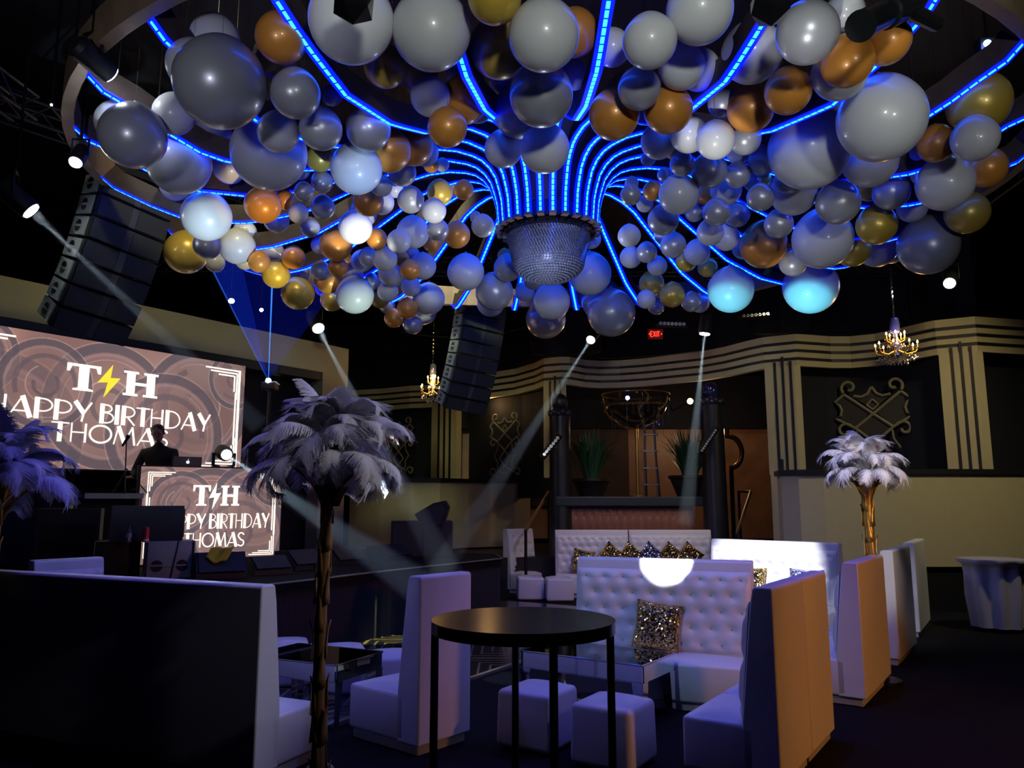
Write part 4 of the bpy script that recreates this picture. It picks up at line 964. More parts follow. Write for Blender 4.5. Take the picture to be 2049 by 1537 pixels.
def palm(x, y, H, Lp_, label, trunk, meshes, seed, nring=(9, 10, 8), rr=.055, lean=0):
    rnd = random.Random(seed); root = thing('feather_palm', label, 'feather centrepiece', (x, y, 0), 0, 'gold trunk palm centrepieces with white ostrich plumes')
    mb = MB(); mb.lathe([(0, 0), (.20, 0), (.20, .03), (.05, .06), (0, .06)], (0, 0, 0), 24); mb.build('base_plate', BLACKMETAL, root, True)
    # trunk: slightly wobbly, leaf sheaths stepping up, flaring at the crown
    pts = []; rs = []; n = 16
    for i in range(n+1):
        s = i/n; pts.append((.018*math.sin(s*4+seed)+lean*s, .012*math.cos(s*5), .04+s*(H-.04))); rs.append(rr*(1-.28*s)+(.07 if s > .82 else 0)*((s-.82)/.18)**2)
    mb = MB(); mb.tube(pts, rs, 12); mb.build('trunk', trunk, root, True)
    sh = MB(); nseg = 11
    for k in range(nseg):
        s = (k+.5)/nseg*.86; c = Vector(pts[int(s*n)]).lerp(Vector(pts[min(n, int(s*n)+1)]), s*n-int(s*n)); r = rs[int(s*n)]
        for q in range(2):
            a = q*PI+k*1.3; er = Vector((math.cos(a), math.sin(a), 0)); et = Vector((-er.y, er.x, 0)); hh_ = .22*H/2.0
            row = []
            for j in range(5):
                u = j/4; w_ = r*.9*(1-u)**.6; o_ = r*1.02+.002+(.0 if u < .55 else (u-.55)**2*.10)
                p = c+er*o_+Vector((0, 0, u*hh_)); row += [tuple(p-et*w_), tuple(p+er*.006), tuple(p+et*w_)]
            b0 = len(sh.v); sh.v += row
            for j in range(4):
                for e in range(2): a_ = b0+3*j+e; sh.f.append((a_, a_+1, a_+4, a_+3))
    so = sh.build('leaf_sheaths', trunk, root, 'all'); md = so.modifiers.new('thickness', 'SOLIDIFY'); md.thickness = .004
    # curling fronds at the crown
    for k in range(6):
        a = k*PI/3+seed; er = Vector((math.cos(a), math.sin(a), 0)); et = Vector((-er.y, er.x, 0)); fr_ = MB(); top = Vector(pts[-1])
        for j in range(9):
            u = j/8; p = top+er*(.03+.36*u*u+.06*u)*Lp_*1.3+Vector((0, 0, -.42+.52*u-.10*max(0, u-.7)*3))*Lp_; w_ = .05*math.sin(PI*min(1, .25+u*.75))+.006
            fr_.v += [tuple(p-et*w_+er*.01), tuple(p-er*.012), tuple(p+et*w_+er*.01)]
            if j:
                for e in range(2): b_ = 3*(j-1)+e; fr_.f.append((b_, b_+1, b_+4, b_+3))
        fo = fr_.build('frond', trunk, root, 'all'); md = fo.modifiers.new('thickness', 'SOLIDIFY'); md.thickness = .005
    for ring, cnt_ in enumerate(nring):
        for k in range(cnt_):
            a = 2*PI*(k+.5*ring)/cnt_+rnd.uniform(-.15, .15); el = [-.25, .40, 1.15][ring]+rnd.uniform(-.12, .12)
            o = bpy.data.objects.new('plume', meshes[(k+ring) % len(meshes)]); C.objects.link(o); o.parent = root
            s = Lp_*[.95, 1.0, .92][ring]*rnd.uniform(.85, 1.12); o.scale = (s, s, s)
            o.location = (pts[-1][0]+.02*math.cos(a), pts[-1][1]+.02*math.sin(a), H-.02+ring*.03)
            o.rotation_euler = (Matrix.Rotation(a, 3, 'Z')@Matrix.Rotation(-el*.75, 3, 'Y')@Matrix.Rotation(rnd.uniform(-.3, .3), 3, 'X')).to_euler()
    for k in range(3):
        o = bpy.data.objects.new('plume', PLU); C.objects.link(o); o.parent = root; s = Lp_*(.95, .8, .7)[k]; o.scale = (s, s, s); o.location = (pts[-1][0], pts[-1][1], H+.02)
        o.rotation_euler = (Matrix.Rotation(2.2*k+seed, 3, 'Z')@Matrix.Rotation(-.62, 3, 'Y')).to_euler()
    return root
pN = PY(657, 1000, 4.75); near_palm = palm(pN.x, pN.y, 2.03, .60, 'tall palm with dark bronze trunk and large white ostrich plumes, nearest the viewer', BRONZE, PLN, 3, (12, 14, 12), .040)
pL = PY(-6, 1000, 6.3); palm(pL.x, pL.y, 1.96, .70, 'feather palm cut off by the left edge of the view', GOLDLEAF, PLN, 5, (10, 11, 8), .045)
pR = (3.74, 8.27); palm(pR[0], pR[1], 2.08, .56, 'bright gold trunk palm with white plumes behind the right row of sofas', GOLDLEAF, PLF, 8, (12, 12, 9), .060)
lamp('palm_spot', 'SPOT', (2.4, 4.6, 4.0), (3.74, 8.27, 1.9), 460, (1, .97, .95), .1, 18, .6)
# pale crystals and dried flowers at the foot of the near palm
rnd = random.Random(4)
for k in range(15):
    a = rnd.uniform(0, 2*PI); r = rnd.uniform(.08, .19); bm = bmesh.new(); bmesh.ops.create_icosphere(bm, subdivisions=1, radius=1)
    s = rnd.uniform(.045, .08)
    for v in bm.verts: v.co = Vector((v.co.x*s*rnd.uniform(.7, 1.2), v.co.y*s*rnd.uniform(.7, 1.2), v.co.z*s*rnd.uniform(.9, 1.6)))
    me = bpy.data.meshes.new('rock'); bm.to_mesh(me); bm.free(); me.materials.append(ROCK); o = bpy.data.objects.new('decorative_rock', me); C.objects.link(o)
    o.location = (pN.x+.02+r*math.cos(a), pN.y+r*math.sin(a), .07+.10*(1 if k > 8 else 0)+rnd.uniform(0, .05)); tag(o, 'rough pale crystal rock heaped at the foot of the nearest feather palm', 'rock', 'crystal rocks at the foot of the nearest palm')
# ================================================================ DJ
dj = PY(321, 900, 12.15); dx, dy = dj.x, dj.y
per = thing('person', 'person in a black shirt standing behind the DJ booth, head bowed over the laptop', 'person', (dx, dy, STZ+.18)); per.scale = (1.12, 1.12, 1.06)
rs_ = thing('riser', 'low black riser behind the DJ booth under the person', 'platform', (dx, dy, STZ)); MB().box((0, 0, .09), (.9, .7, .18)).build('platform', BLACK, rs_)
def skin_body(name, verts, edges, radii, m, parent, root_i=0, sub=2):
    me = bpy.data.meshes.new(name); me.from_pydata(verts, edges, []); me.update(); me.materials.append(m)
    o = bpy.data.objects.new(name, me); C.objects.link(o); o.parent = parent
    sk_ = o.modifiers.new('Skin', 'SKIN'); sk_.use_smooth_shade = True; me_ = o.data
    if not me_.skin_vertices: me_.attributes
    for i, r in enumerate(radii):
        me_.skin_vertices[0].data[i].radius = (r, r) if not isinstance(r, tuple) else r
    me_.skin_vertices[0].data[root_i].use_root = True
    sb_ = o.modifiers.new('Sub', 'SUBSURF'); sb_.levels = sub; sb_.render_levels = sub
    return o
def make_body():
    bm = bmesh.new(); lay = bm.verts.layers.skin.verify()
    V = {}
    def v(n_, co, r, root=False):
        q = bm.verts.new(co); q[lay].radius = r; q[lay].use_root = root; V[n_] = q
    Hs = 1.76
    v('pel', (0, 0, .95), (.17, .13), True); v('waist', (0, 0, 1.10), (.155, .12)); v('chest', (0, -.02, 1.28), (.20, .14)); v('ub', (0, -.03, 1.41), (.17, .12)); v('neck', (0, -.06, 1.49), (.062, .065)); v('nk2', (0, -.09, 1.56), (.055, .06))
    for s, n_ in ((-1, 'l'), (1, 'r')):
        v('sh'+n_, (s*.20, -.03, 1.40), (.075, .075)); v('el'+n_, (s*.29, -.10, 1.13), (.050, .05)); v('wr'+n_, (s*.20, -.34, 1.05), (.032, .03)); v('hd'+n_, (s*.17, -.42, 1.03), (.036, .02))
        v('hip'+n_, (s*.10, 0, .88), (.10, .10)); v('kn'+n_, (s*.11, -.02, .50), (.066, .066)); v('an'+n_, (s*.11, .02, .09), (.045, .045)); v('to'+n_, (s*.12, -.15, .04), (.045, .035))
    E_ = [('pel', 'waist'), ('waist', 'chest'), ('chest', 'ub'), ('ub', 'neck'), ('neck', 'nk2')]
    for n_ in 'lr': E_ += [('ub', 'sh'+n_), ('sh'+n_, 'el'+n_), ('el'+n_, 'wr'+n_), ('wr'+n_, 'hd'+n_), ('pel', 'hip'+n_), ('hip'+n_, 'kn'+n_), ('kn'+n_, 'an'+n_), ('an'+n_, 'to'+n_)]
    for a_, b_ in E_: bm.edges.new((V[a_], V[b_]))
    me = bpy.data.meshes.new('body'); bm.to_mesh(me); bm.free(); me.materials.append(SHIRT)
    o = bpy.data.objects.new('body', me); C.objects.link(o); o.parent = per
    m1 = o.modifiers.new('Skin', 'SKIN'); m1.use_smooth_shade = True; m2 = o.modifiers.new('Sub', 'SUBSURF'); m2.levels = 2; m2.render_levels = 2
make_body()
hc = Vector((.01, -.13, 1.67)); Rt = Matrix.Rotation(.38, 3, 'X')@Matrix.Rotation(.25, 3, 'Z')
mb = MB(); mb.lathe([(0, -.125), (.028, -.118), (.050, -.09), (.064, -.05), (.076, 0), (.079, .04), (.072, .08), (.050, .112), (.022, .125), (0, .127)], hc, 24, Rt@Matrix.Diagonal((1, 1.18, 1)))
def hp(x, y, z): return hc+Rt@Vector((x, y, z))
mb.tube([hp(0, -.085, .03), hp(0, -.112, -.015), hp(0, -.09, -.028)], [.010, .016, .009], 8); 
for s in (-1, 1): mb.sphere(hp(s*.079, .005, 0), .022, 6, (.5, 1, 1.1)); mb.sphere(hp(s*.030, -.080, .015), .013, 6)
mb.tube([hp(-.024, -.088, -.058), hp(0, -.095, -.056), hp(.024, -.088, -.058)], .006, 6)
for s in (-1, 1):
    mb.sphere(Vector((s*.165, -.45, 1.03)), .038, 8, (1, 1, .5))
    for f_ in range(4): mb.tube([(s*.165+(f_-1.5)*.018, -.47, 1.035), (s*.165+(f_-1.5)*.02, -.51-.005*(f_ in (1, 2)), 1.03), (s*.165+(f_-1.5)*.02, -.535-.008*(f_ in (1, 2)), 1.01)], [.009, .008, .006], 6)
    mb.tube([(s*.135, -.44, 1.03), (s*.115, -.475, 1.02), (s*.118, -.50, 1.01)], [.011, .009, .007], 6)
mb.build('head_and_hands', SKIN, per, 'all')
mb = MB(); mb.lathe([(.083, .0), (.088, .04), (.082, .085), (.058, .12), (.025, .136), (0, .138)], hc+Rt@Vector((0, .014, .0)), 20, Rt@Matrix.Diagonal((1, 1.15, 1))); mb.build('hair', HAIR, per, 'all')
bt_mb = MB()
for s in (-1, 1): bt_mb.tube([hp(s*.030+.022*math.cos(q), -.097, .015+.018*math.sin(q)) for q in [2*PI*k/10 for k in range(11)]], .0025, 4)
bt_mb.build('glasses', BLACKMETAL, per)
WT = zB1-.32
# ---------------------------------------------------------------- laptop, moving head on the booth
lp = PW(374, 930, BA-bn*.35, BB-bn*.35); lt = thing('laptop', 'open silver laptop on the DJ booth, small glowing apple mark on its lid', 'laptop', (lp.x, lp.y, WT), math.atan2(bd.y, bd.x))
MB().bbox((0, .12, .008), (.40, .27, .016), .004, 1).build('keyboard_base', ALU, lt)
Rl = Matrix.Rotation(-.22+.35, 3, 'X'); hl = zB1+.145-WT
MB().box((0, -.03, hl/2+.01), (.40, .012, hl), Matrix.Rotation(.12, 3, 'X')).build('lid', mat('laptop_lid', (.07, .09, .13), .35, .5), lt)
mb = MB(); mb.prism([(.020*math.cos(2*PI*k/14)*(1+.12*abs(math.cos(2*PI*k/14))), -.066, hl-.075+.022*math.sin(2*PI*k/14)) for k in range(14)], (0, -.003, 0)); mb.prism([(.0, -.066, hl-.046), (.008, -.066, hl-.036), (.014, -.066, hl-.026), (.004, -.066, hl-.034)], (0, -.003, 0)); mb.build('lid_mark', emis('apple_glow', (.9, .95, 1), 2), lt)
def moving_head(loc, aim, label, lens=LENS, s=1.0, hang=False, base=True, lr=.075):
    root = thing('moving_head_light', label, 'stage light', loc, 0, 'moving head stage lights')
    c = Vector(loc); up = Vector((0, 0, -1 if hang else 1)); d = (Vector(aim)-(c+up*.33*s)).normalized(); hc_ = c+up*.33*s
    if base: MB().bbox((0, 0, up.z*.06*s), (.30*s, .30*s, .12*s), .015, 2).build('base', BLACK, root)
    side = d.cross(Vector((0, 0, 1))).normalized() if abs(d.z) < .99 else Vector((1, 0, 0))
    mb = MB(); 
    for q in (-1, 1): mb.tube([c+up*.11*s+side*.06*q*s, c+up*.14*s+side*.155*q*s, hc_+side*.155*q*s], .028*s, 8)
    mb.build('yoke', BLACK, root, True, world=True)
    mb = MB(); mb.tube([hc_-d*.17*s, hc_-d*.13*s, hc_+d*.10*s, hc_+d*.155*s, hc_+d*.16*s], [.07*s, .115*s, .115*s, .10*s, .085*s], 20); hd = mb.build('head', BLACK, root, True, world=True)
    mb = MB(); mb.tube([hc_+d*.161*s, hc_+d*.172*s], lr*s, 20); mb.build('lens', lens, hd, True, world=True)
    return hc_+d*.18*s, d
mh = PW(449, 898, BA-bn*.35, BB-bn*.35)
cse = thing('flight_case', 'small black case on the DJ booth under the moving head light', 'case', (mh.x, mh.y, WT)); MB().box((0, 0, .11), (.34, .3, .22)).build('case_body', BLACK, cse); MB().box((0, -.152, .11), (.30, .006, .02)).build('latch_strip', ALU, cse)
SRC_B = moving_head((mh.x, mh.y, WT+.22), tuple(PY(640, 1040, 8.5)), 'moving head light on the right end of the DJ booth, beam aimed right', s=1.0)
# ---------------------------------------------------------------- ceiling spots and their beams
def par(px, py, Y, aim, label, s=1.0, lens=LENS):
    p = PY(px, py, Y); d = (Vector(aim)-p).normalized()
    root = thing('spot_light', label, 'stage light', p, 0, 'spot lights hung from the dark ceiling')
    mb = MB(); mb.tube([p-d*.38*s, p-d*.34*s, p-d*.02*s, p], [.07*s, .11*s, .11*s, .10*s], 20); mb.build('can', BLACK, root, True, world=True)
    MB().tube([p, p+d*.012], .085*s, 20).build('lens', lens, root, True, world=True)
    sd = d.cross(Vector((0, 0, 1))); sd = sd.normalized() if sd.length > .05 else Vector((1, 0, 0))
    m_ = MB(); top = p-d*.2*s+Vector((0, 0, .25*s))
    m_.tube([p-d*.2*s+sd*.12*s, top+sd*.12*s, top-sd*.12*s, p-d*.2*s-sd*.12*s], .012, 6); m_.tube([top, (top.x, top.y, 8.0)], .014, 6); m_.build('bracket', BLACKMETAL, root, world=True)
    return p+d*.03, d
def beam(p, tgt, r0, r1, energy, color, label, spot=None):
    p = Vector(p); tgt = Vector(tgt); d = (tgt-p).normalized()
    half = math.atan2(r1-r0, (tgt-p).length)*1.0
    L_ = (tgt-p).length; 
    mb = MB(); mb.tube([p+d*.02, p+d*L_*.5, tgt], [r0, (r0+r1)/2, r1], 20); b_ = mb.build('haze_beam', HAZE, None, True); tag(b_, label, 'light beam', None, 'stuff')
    off = r0/max(math.tan(half), 1e-3)
    lamp('beam_source', 'SPOT', tuple(p+d*.01), tuple(tgt), energy, color, .015, math.degrees(2*math.atan2(r1, L_))*1.0, .35)
CW = (.72, .9, 1)
a_ = PY(400, 720, 8.2); s1 = par(62, 422, 7.5, a_, 'bright spot light at far left above the big screen', 1.0)
beam(s1[0], PY(520, 852, 7.5), .05, .11, 900, CW, 'pale beam slanting down from the far left spot across the big screen')
s2 = par(637, 657, 14.5, PY(800, 1010, 12), 'spot light above the left feather palm, left of the small chandelier', 1.25)
beam(s2[0], PY(905, 1165, 9.5), .06, .20, 1900, CW, 'pale beam falling from the left spot past the palm plumes to the stage')
s3 = par(1182, 680, 15, PY(1000, 960, 12), 'spot light right of the bluish balloon, its beam slanting left', .95)
beam(s3[0], PY(868, 1160, 9.5), .05, .17, 2000, CW, 'pale beam slanting left past the centre crest to the stage')
s4 = par(1410, 668, 15, PY(1370, 1010, 15), 'spot light right of the exit sign with its beam falling straight down', 1.15)
beam(s4[0], PY(1372, 1050, 14), .05, .17, 2200, CW, 'pale beam falling nearly straight down in front of the alcove')
beam(SRC_B[0], PY(900, 1215, 6.2), .07, .17, 2600, (.6, .85, 1), 'bright blue white beam from the moving head on the booth')
s5 = par(1900, 567, 12.5, PY(1760, 900, 8.5), 'spot light under the right end of the balloons, near the right edge', 1.0)
s6 = par(219, 146, 5.6, PY(400, 300, 6.5), 'spot light at the rim of the fixture, upper left', .85)
s7 = par(151, 325, 6.6, PY(60, 480, 6), 'edge-on spot light at the left rim of the fixture', .6)
par(463, 602, 14, PY(500, 900, 12), 'small spot light above the screen, left of the blue laser', .6)
par(523, 620, 14.5, PY(560, 900, 12), 'tiny spot light just left of the blue laser line', .4)
par(103, 209, 7.5, PY(100, 600, 7), 'pinpoint spot light in the dark ceiling at upper left', .13)
# the lights that hit things
lamp('key_spot', 'SPOT', (1.0, 3.4, 4.1), tuple(PW(1332, 1137, Vector((*D0, 0)), Vector((*D1, 0)))), 2600, (1, .98, 1), .02, 5.6, .12)
lamp('key_spot', 'SPOT', (1.0, 6.4, 4.1), ((I0[0]+I1[0])/2-.2, (I0[1]+I1[1])/2-.1, .85), 2600, (.93, .93, 1), .05, 17, .35)
lamp('floor_gobo', 'SPOT', (.3, 11.2, 4.3), tuple(PZ(765, 1284, 0)), 1500, (1, .95, .45), .03, 9, .2)
for px, py, col, e in ((413, 450, (.65, .85, 1), 200), (475, 505, (.7, .85, 1), 120), (711, 455, (1, 1, .9), 260), (868, 422, (1, 1, 1), 120), (570, 560, (1, .9, .45), 130), (526, 410, (1, .75, .4), 90), (713, 337, (.35, .55, 1), 130), (1432, 285, (1, 1, 1), 170), (1462, 590, (.15, .75, 1), 420), (1622, 580, (.15, .75, 1), 480), (1616, 90, (1, 1, 1), 110), (1587, 525, (1, 1, 1), 120), (710, 590, (.75, 1, .9), 120)):
    t_ = res[min(range(len(BAL)), key=lambda i: (BAL[i][0]-px)**2+(BAL[i][1]-py)**2)][0]; src = Vector((t_.x*.55+(1.2 if px < 1000 else -.4), t_.y-2.6, 1.35))
    lamp('uplight', 'SPOT', tuple(src), tuple(t_-Vector((0, 0, .1))), e*(7.0 if px < 1400 else 3.0), col, .03, 9, .4)
# laser fan: emitting volumes stand in for light scattered in haze
lz = PY(537, 762, 12.6); lzr = thing('laser_projector', 'blue laser projector at the right of the big screen, shining upwards', 'laser', lz)
MB().bbox((0, .1, -.08), (.22, .25, .12), .01, 1).build('housing', BLACK, lzr)
MB().sphere((0, 0, 0), .045, 8).build('aperture', LASER, lzr, True)
MB().tube([(0, .1, -.14), (0, .1, STZ-lz.z)], .03, 8).build('stand', BLACKMETAL, lzr)
LZ_LINE = emis('laser_line', (.05, .25, 1), 9)
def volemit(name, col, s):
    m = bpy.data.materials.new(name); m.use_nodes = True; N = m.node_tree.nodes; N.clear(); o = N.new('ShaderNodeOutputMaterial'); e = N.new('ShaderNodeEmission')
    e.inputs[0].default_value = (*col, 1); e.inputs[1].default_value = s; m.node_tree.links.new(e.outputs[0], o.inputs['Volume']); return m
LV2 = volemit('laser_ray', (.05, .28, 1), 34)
lf = thing('laser_fan', 'fan of blue laser light spreading up from the projector beside the screen', 'laser beam', lz)
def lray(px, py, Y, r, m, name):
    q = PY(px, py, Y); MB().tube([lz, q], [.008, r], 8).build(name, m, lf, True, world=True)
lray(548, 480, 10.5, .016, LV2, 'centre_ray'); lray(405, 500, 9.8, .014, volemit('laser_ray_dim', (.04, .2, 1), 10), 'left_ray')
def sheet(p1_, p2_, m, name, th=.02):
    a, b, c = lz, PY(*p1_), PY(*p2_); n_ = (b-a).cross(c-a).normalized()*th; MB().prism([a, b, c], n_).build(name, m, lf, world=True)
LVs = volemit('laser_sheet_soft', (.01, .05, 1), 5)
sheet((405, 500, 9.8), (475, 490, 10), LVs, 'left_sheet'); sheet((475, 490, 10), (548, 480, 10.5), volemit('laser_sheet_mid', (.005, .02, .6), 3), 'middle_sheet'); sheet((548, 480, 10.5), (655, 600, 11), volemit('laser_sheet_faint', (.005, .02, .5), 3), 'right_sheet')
# ---------------------------------------------------------------- hanging line arrays
def line_array(px0, py0, px1, py1, Y, n, w, h, yaw, tilt, label, bracket=True):
    top = PY(px0, py0, Y); bot = PY(px1, py1, Y)
    root = thing('line_array', label, 'loudspeaker array', (top.x, top.y, bot.z)); c0 = top; Rz = Matrix.Rotation(yaw, 3, 'Z')
    lean = math.atan2((px0-px1), (py1-py0)); tot = (top-bot).length; h = tot/n*1.02; back = Vector((0, 0, 0)); p = Vector(top)
    fwd0 = Rz@Vector((0, -1, 0))
    MB().box(top+Vector((0, 0, .10)), (w*.8, .5, .08), Rz).build('bumper_frame', BLACKMETAL, root, world=True)
    for q in (-1, 1): MB().tube([top+Rz@Vector((q*w*.3, 0, .14)), (top+Rz@Vector((q*w*.3, 0, 0))).xy.to_3d()+Vector((0, 0, 8.0))], .012, 6).build('chain', BLACKMETAL, root, world=True)
    for i in range(n):
        s = (i+.5)/n; t_ = tilt*(s**1.6); R = Matrix.Rotation(lean, 3, 'Y')@Rz@Matrix.Rotation(t_, 3, 'X')
        dn = R@Vector((0, 0, -1)); c = p+dn*h/2; f = R@Vector((0, -1, 0)); r = R@Vector((1, 0, 0)); u = -dn
        def V(a, b, e): return c+r*a*w/2+u*b*h*.485-(R@Vector((0, 1, 0)))*(-e)
        mb = MB(); 
        vs = [V(-1, -1, -.22), V(1, -1, -.22), V(1, 1, -.22), V(-1, 1, -.22), V(-.86, -.82, .24), V(.86, -.82, .24), V(.86, .82, .24), V(-.86, .82, .24)]
        mb.add(vs, [(0, 3, 2, 1), (4, 5, 6, 7), (0, 1, 5, 4), (1, 2, 6, 5), (2, 3, 7, 6), (3, 0, 4, 7)])
        cb = mb.build('cabinet', BLACK, root, world=True)
        g = MB(); 
        for sx in (-1, 1): g.box(c+f*.235+r*sx*w*.265, (w*.43, .02, h*.86), R)
        g.build('grille', GRILLE, cb, world=True)
        g = MB(); g.prism([V(-.07, -.85, -.20), V(.07, -.85, -.20), V(.07, .85, -.20), V(-.07, .85, -.20)], -f*-.0-f*.03+f*.0) if False else g.box(c+f*.225, (w*.09, .03, h*.9), R)
        g.build('waveguide', mat('dark_waveguide', (.05, .05, .055), .4, 0, .2, 30), cb, world=True)
        for sx in (-1, 1):
            g = MB(); g.box(c+r*sx*(w/2-.005)+R@Vector((0, .02, 0)), (.02, .30, h*.86), R); g.build('side_plate', GREYCAB, cb, world=True)
            hm = MB()
            for sz in (-1, 1): hm.prism([c+r*sx*(w/2+.006)+R@Vector((0, .02+.05*math.cos(PI*k/8), sz*(.015+.055*math.sin(PI*k/8)*1.0))) for k in range(9)], r*sx*.008)
            hm.build('handle_recess', BLACK, cb, world=True)
        p = p+dn*h
    return root
line_array(262, 378, 212, 665, 8.6, 7, .86, .3, 1.0, .45, 'large hanging speaker array in front of the big screen, upper left')
line_array(962, 612, 938, 815, 13.2, 8, .80, .25, .55, .45, 'hanging speaker array near the centre, beside the small chandelier')
# ---------------------------------------------------------------- stage gear
def put(px, py, z=STZ): p = PZ(px, py, z); return p
def cab(name, label, p, w, d, h, rz, parts=None, m=BLACK, cat='loudspeaker', group=None):
    root = thing(name, label, cat, p, rz, group); MB().bbox((0, d/2, h/2), (w, d, h), .012, 2).build('cabinet', m, root, True); return root
sb = put(337, 1158); sub = cab('subwoofer', 'grey subwoofer with two dark handle holes, standing at the left front of the stage', sb, .56, .5, .44, .45, m=GREYCAB)
for q in (-.14, .14):
    MB().lathe([(0, -.004), (.052, -.004), (.052, .004), (0, .004)], (q, -.001, .14), 20, None).build('tmp_', BLACK, sub) if False else None
    mb = MB(); mb.prism([(q+.068*math.cos(2*PI*k/20), -.004, .15+.068*math.sin(2*PI*k/20)) for k in range(20)], (0, .006, 0)); mb.build('handle_hole', BLACK, sub)
MB().box((0, -.010, .155), (.42, .012, .018)).build('handle_bar', GREYCAB, sub)
for q in (-.255, .255): MB().box((q, -.004, .22), (.02, .012, .42)).build('edge_strip', BLACKMETAL, sub)
MB().tube([(.09, -.012, .44), (.06, -.014, .25), (.02, -.014, .0)], .006, 5).build('cable', BLACKMETAL, sub)
sb2 = put(232, 1158); cs = cab('equipment_case', 'black equipment case left of the grey subwoofer', (sb2.x, sb2.y, STZ), .50, .5, .44, .45, cat='case')
MB().box((-.252, -.004, .22), (.008, .01, .44)).build('metal_corner', ALU, cs)
# big monitor wedge above them
wp = PY(286, 1075, 9.2); SH = .44+STZ
mw_ = thing('stage_monitor', 'large black wedge monitor standing on the subwoofer and case', 'loudspeaker', (wp.x-.10, wp.y+.30, SH), .38)
wl = .80; mb = MB(); mb.prism([(-wl/2, 0, 0), (-wl/2, -.02, .10), (-wl/2, .12, .42), (-wl/2, .36, .42), (-wl/2, .50, .28), (-wl/2, .52, 0)], (wl, 0, 0)); mb.build('cabinet', mat('scuffed_black', (.018, .02, .02), .5, 0, .4, 12), mw_, True)
mb = MB(); mb.prism([(wl/2, .04, .04), (wl/2, .14, .38), (wl/2, .34, .38), (wl/2, .46, .26), (wl/2, .47, .04)], (.012, 0, 0)); mb.build('side_panel', mat('side_grey', (.035, .04, .04), .5, 0, .3, 20), mw_)
def bottle(px, Yd, z, label, m, rr=.032, hh_=.2, can=False, cap=None):
    p = PY(px, 1050, Yd); root = thing('drink_can' if can else 'water_bottle', label, 'can' if can else 'bottle', (p.x, p.y, z))
    pr_ = [(0, 0), (rr, 0), (rr, hh_*.93), (rr*.8, hh_), (0, hh_)] if can else [(0, 0), (rr, 0), (rr, hh_*.6), (rr*.4, hh_*.82), (rr*.4, hh_*.93), (0, hh_*.93)]
    MB().lathe(pr_, (0, 0, 0), 16).build('body', m, root, True)
    if can: MB().lathe([(0, hh_), (rr*.75, hh_), (rr*.75, hh_+.003), (0, hh_+.003)], (0, 0, 0), 16).build('lid', ALU, root, True); MB().lathe([(rr+.001, hh_*.08), (rr+.001, hh_*.22)], (0, 0, 0), 16).build('pale_band', mat('can_white', (.7, .7, .7), .4), root, True)
    else: MB().lathe([(0, hh_*.93), (rr*.45, hh_*.93), (rr*.45, hh_), (0, hh_)], (0, 0, 0), 12).build('cap', cap or BLACK, root, True); MB().lathe([(rr+.001, hh_*.25), (rr+.001, hh_*.5)], (0, 0, 0), 16).build('paper_label', mat('bottle_label', (.25, .25, .35), .5), root, True)
    return root
bottle(259, 9.3, SH, 'dark water bottle standing left of the red can', mat('bottle_dark', (.06, .06, .09), .2), .034, .21)
bottle(294, 9.3, SH, 'red drink can standing in front of the black wedge monitor', mat('can_red', (.5, .03, .05), .3, .4), .035, .17, True)
# steel table and mic stand behind
ta = PY(212, 1000, 10.4); tb_ = thing('equipment_table', 'folding table with a pale metal edge at the back left of the stage', 'table', (ta.x, ta.y, STZ), .4)
ht = ta.z-STZ+.05
MB().box((0, .3, ht), (.85, .6, .03)).build('tabletop', BLACK, tb_); MB().box((.10, -.01, ht), (.70, .02, .07)).build('metal_edge', mat('pale_metal', (.55, .62, .62), .35, .6), tb_)
for sx in (-1, 1):
    for q in (.03, .57): MB().tube([(sx*.40, q, ht), (sx*.40, q, 0)], .015, 6).build('leg', mat('grey_tube', (.2, .2, .2), .5, .5), tb_)
bt2 = PY(140, 1018, 9.9); MBb = bottle(140, 9.9, bt2.z, 'yellow-green bottle in the dark by the left palm', mat('bottle_lime', (.45, .6, .08), .3), .034, .16); MBb.location = bt2
sh2 = thing('equipment_rack', 'black equipment rack in the shadow behind the left palm', 'rack', (bt2.x, bt2.y, STZ), .4); MB().box((0, .25, (bt2.z-STZ)/2), (.7, .5, bt2.z-STZ)).build('case', BLACK, sh2)
for q in range(4): MB().box((0, -.005, .12+q*.15), (.6, .01, .12)).build('rack_unit', BLACKMETAL, sh2)
ms = PY(250, 980, 10.0); mz = PY(253, 885, 10.0)
mi = thing('microphone_stand', 'thin microphone stand left of the DJ with the microphone at its top', 'microphone stand', (ms.x, ms.y, ta.z+.07))
b0 = Vector((ms.x, ms.y, ta.z+.07)); MB().tube([b0, mz], .008, 6).build('pole', BLACKMETAL, mi, world=True)
for a in (.4, 2.5, 4.6): MB().tube([b0+Vector((0, 0, .32)), b0+Vector((.26*math.cos(a), .26*math.sin(a), .01))], .007, 5).build('leg', BLACKMETAL, mi, world=True)
mb = MB(); mb.tube([mz-Vector((.05, 0, .05)), mz+Vector((.01, 0, .05))], [.014, .02], 8); mb.sphere(mz+Vector((.015, 0, .07)), .028, 8); mb.build('microphone', BLACKMETAL, mi, True, world=True)
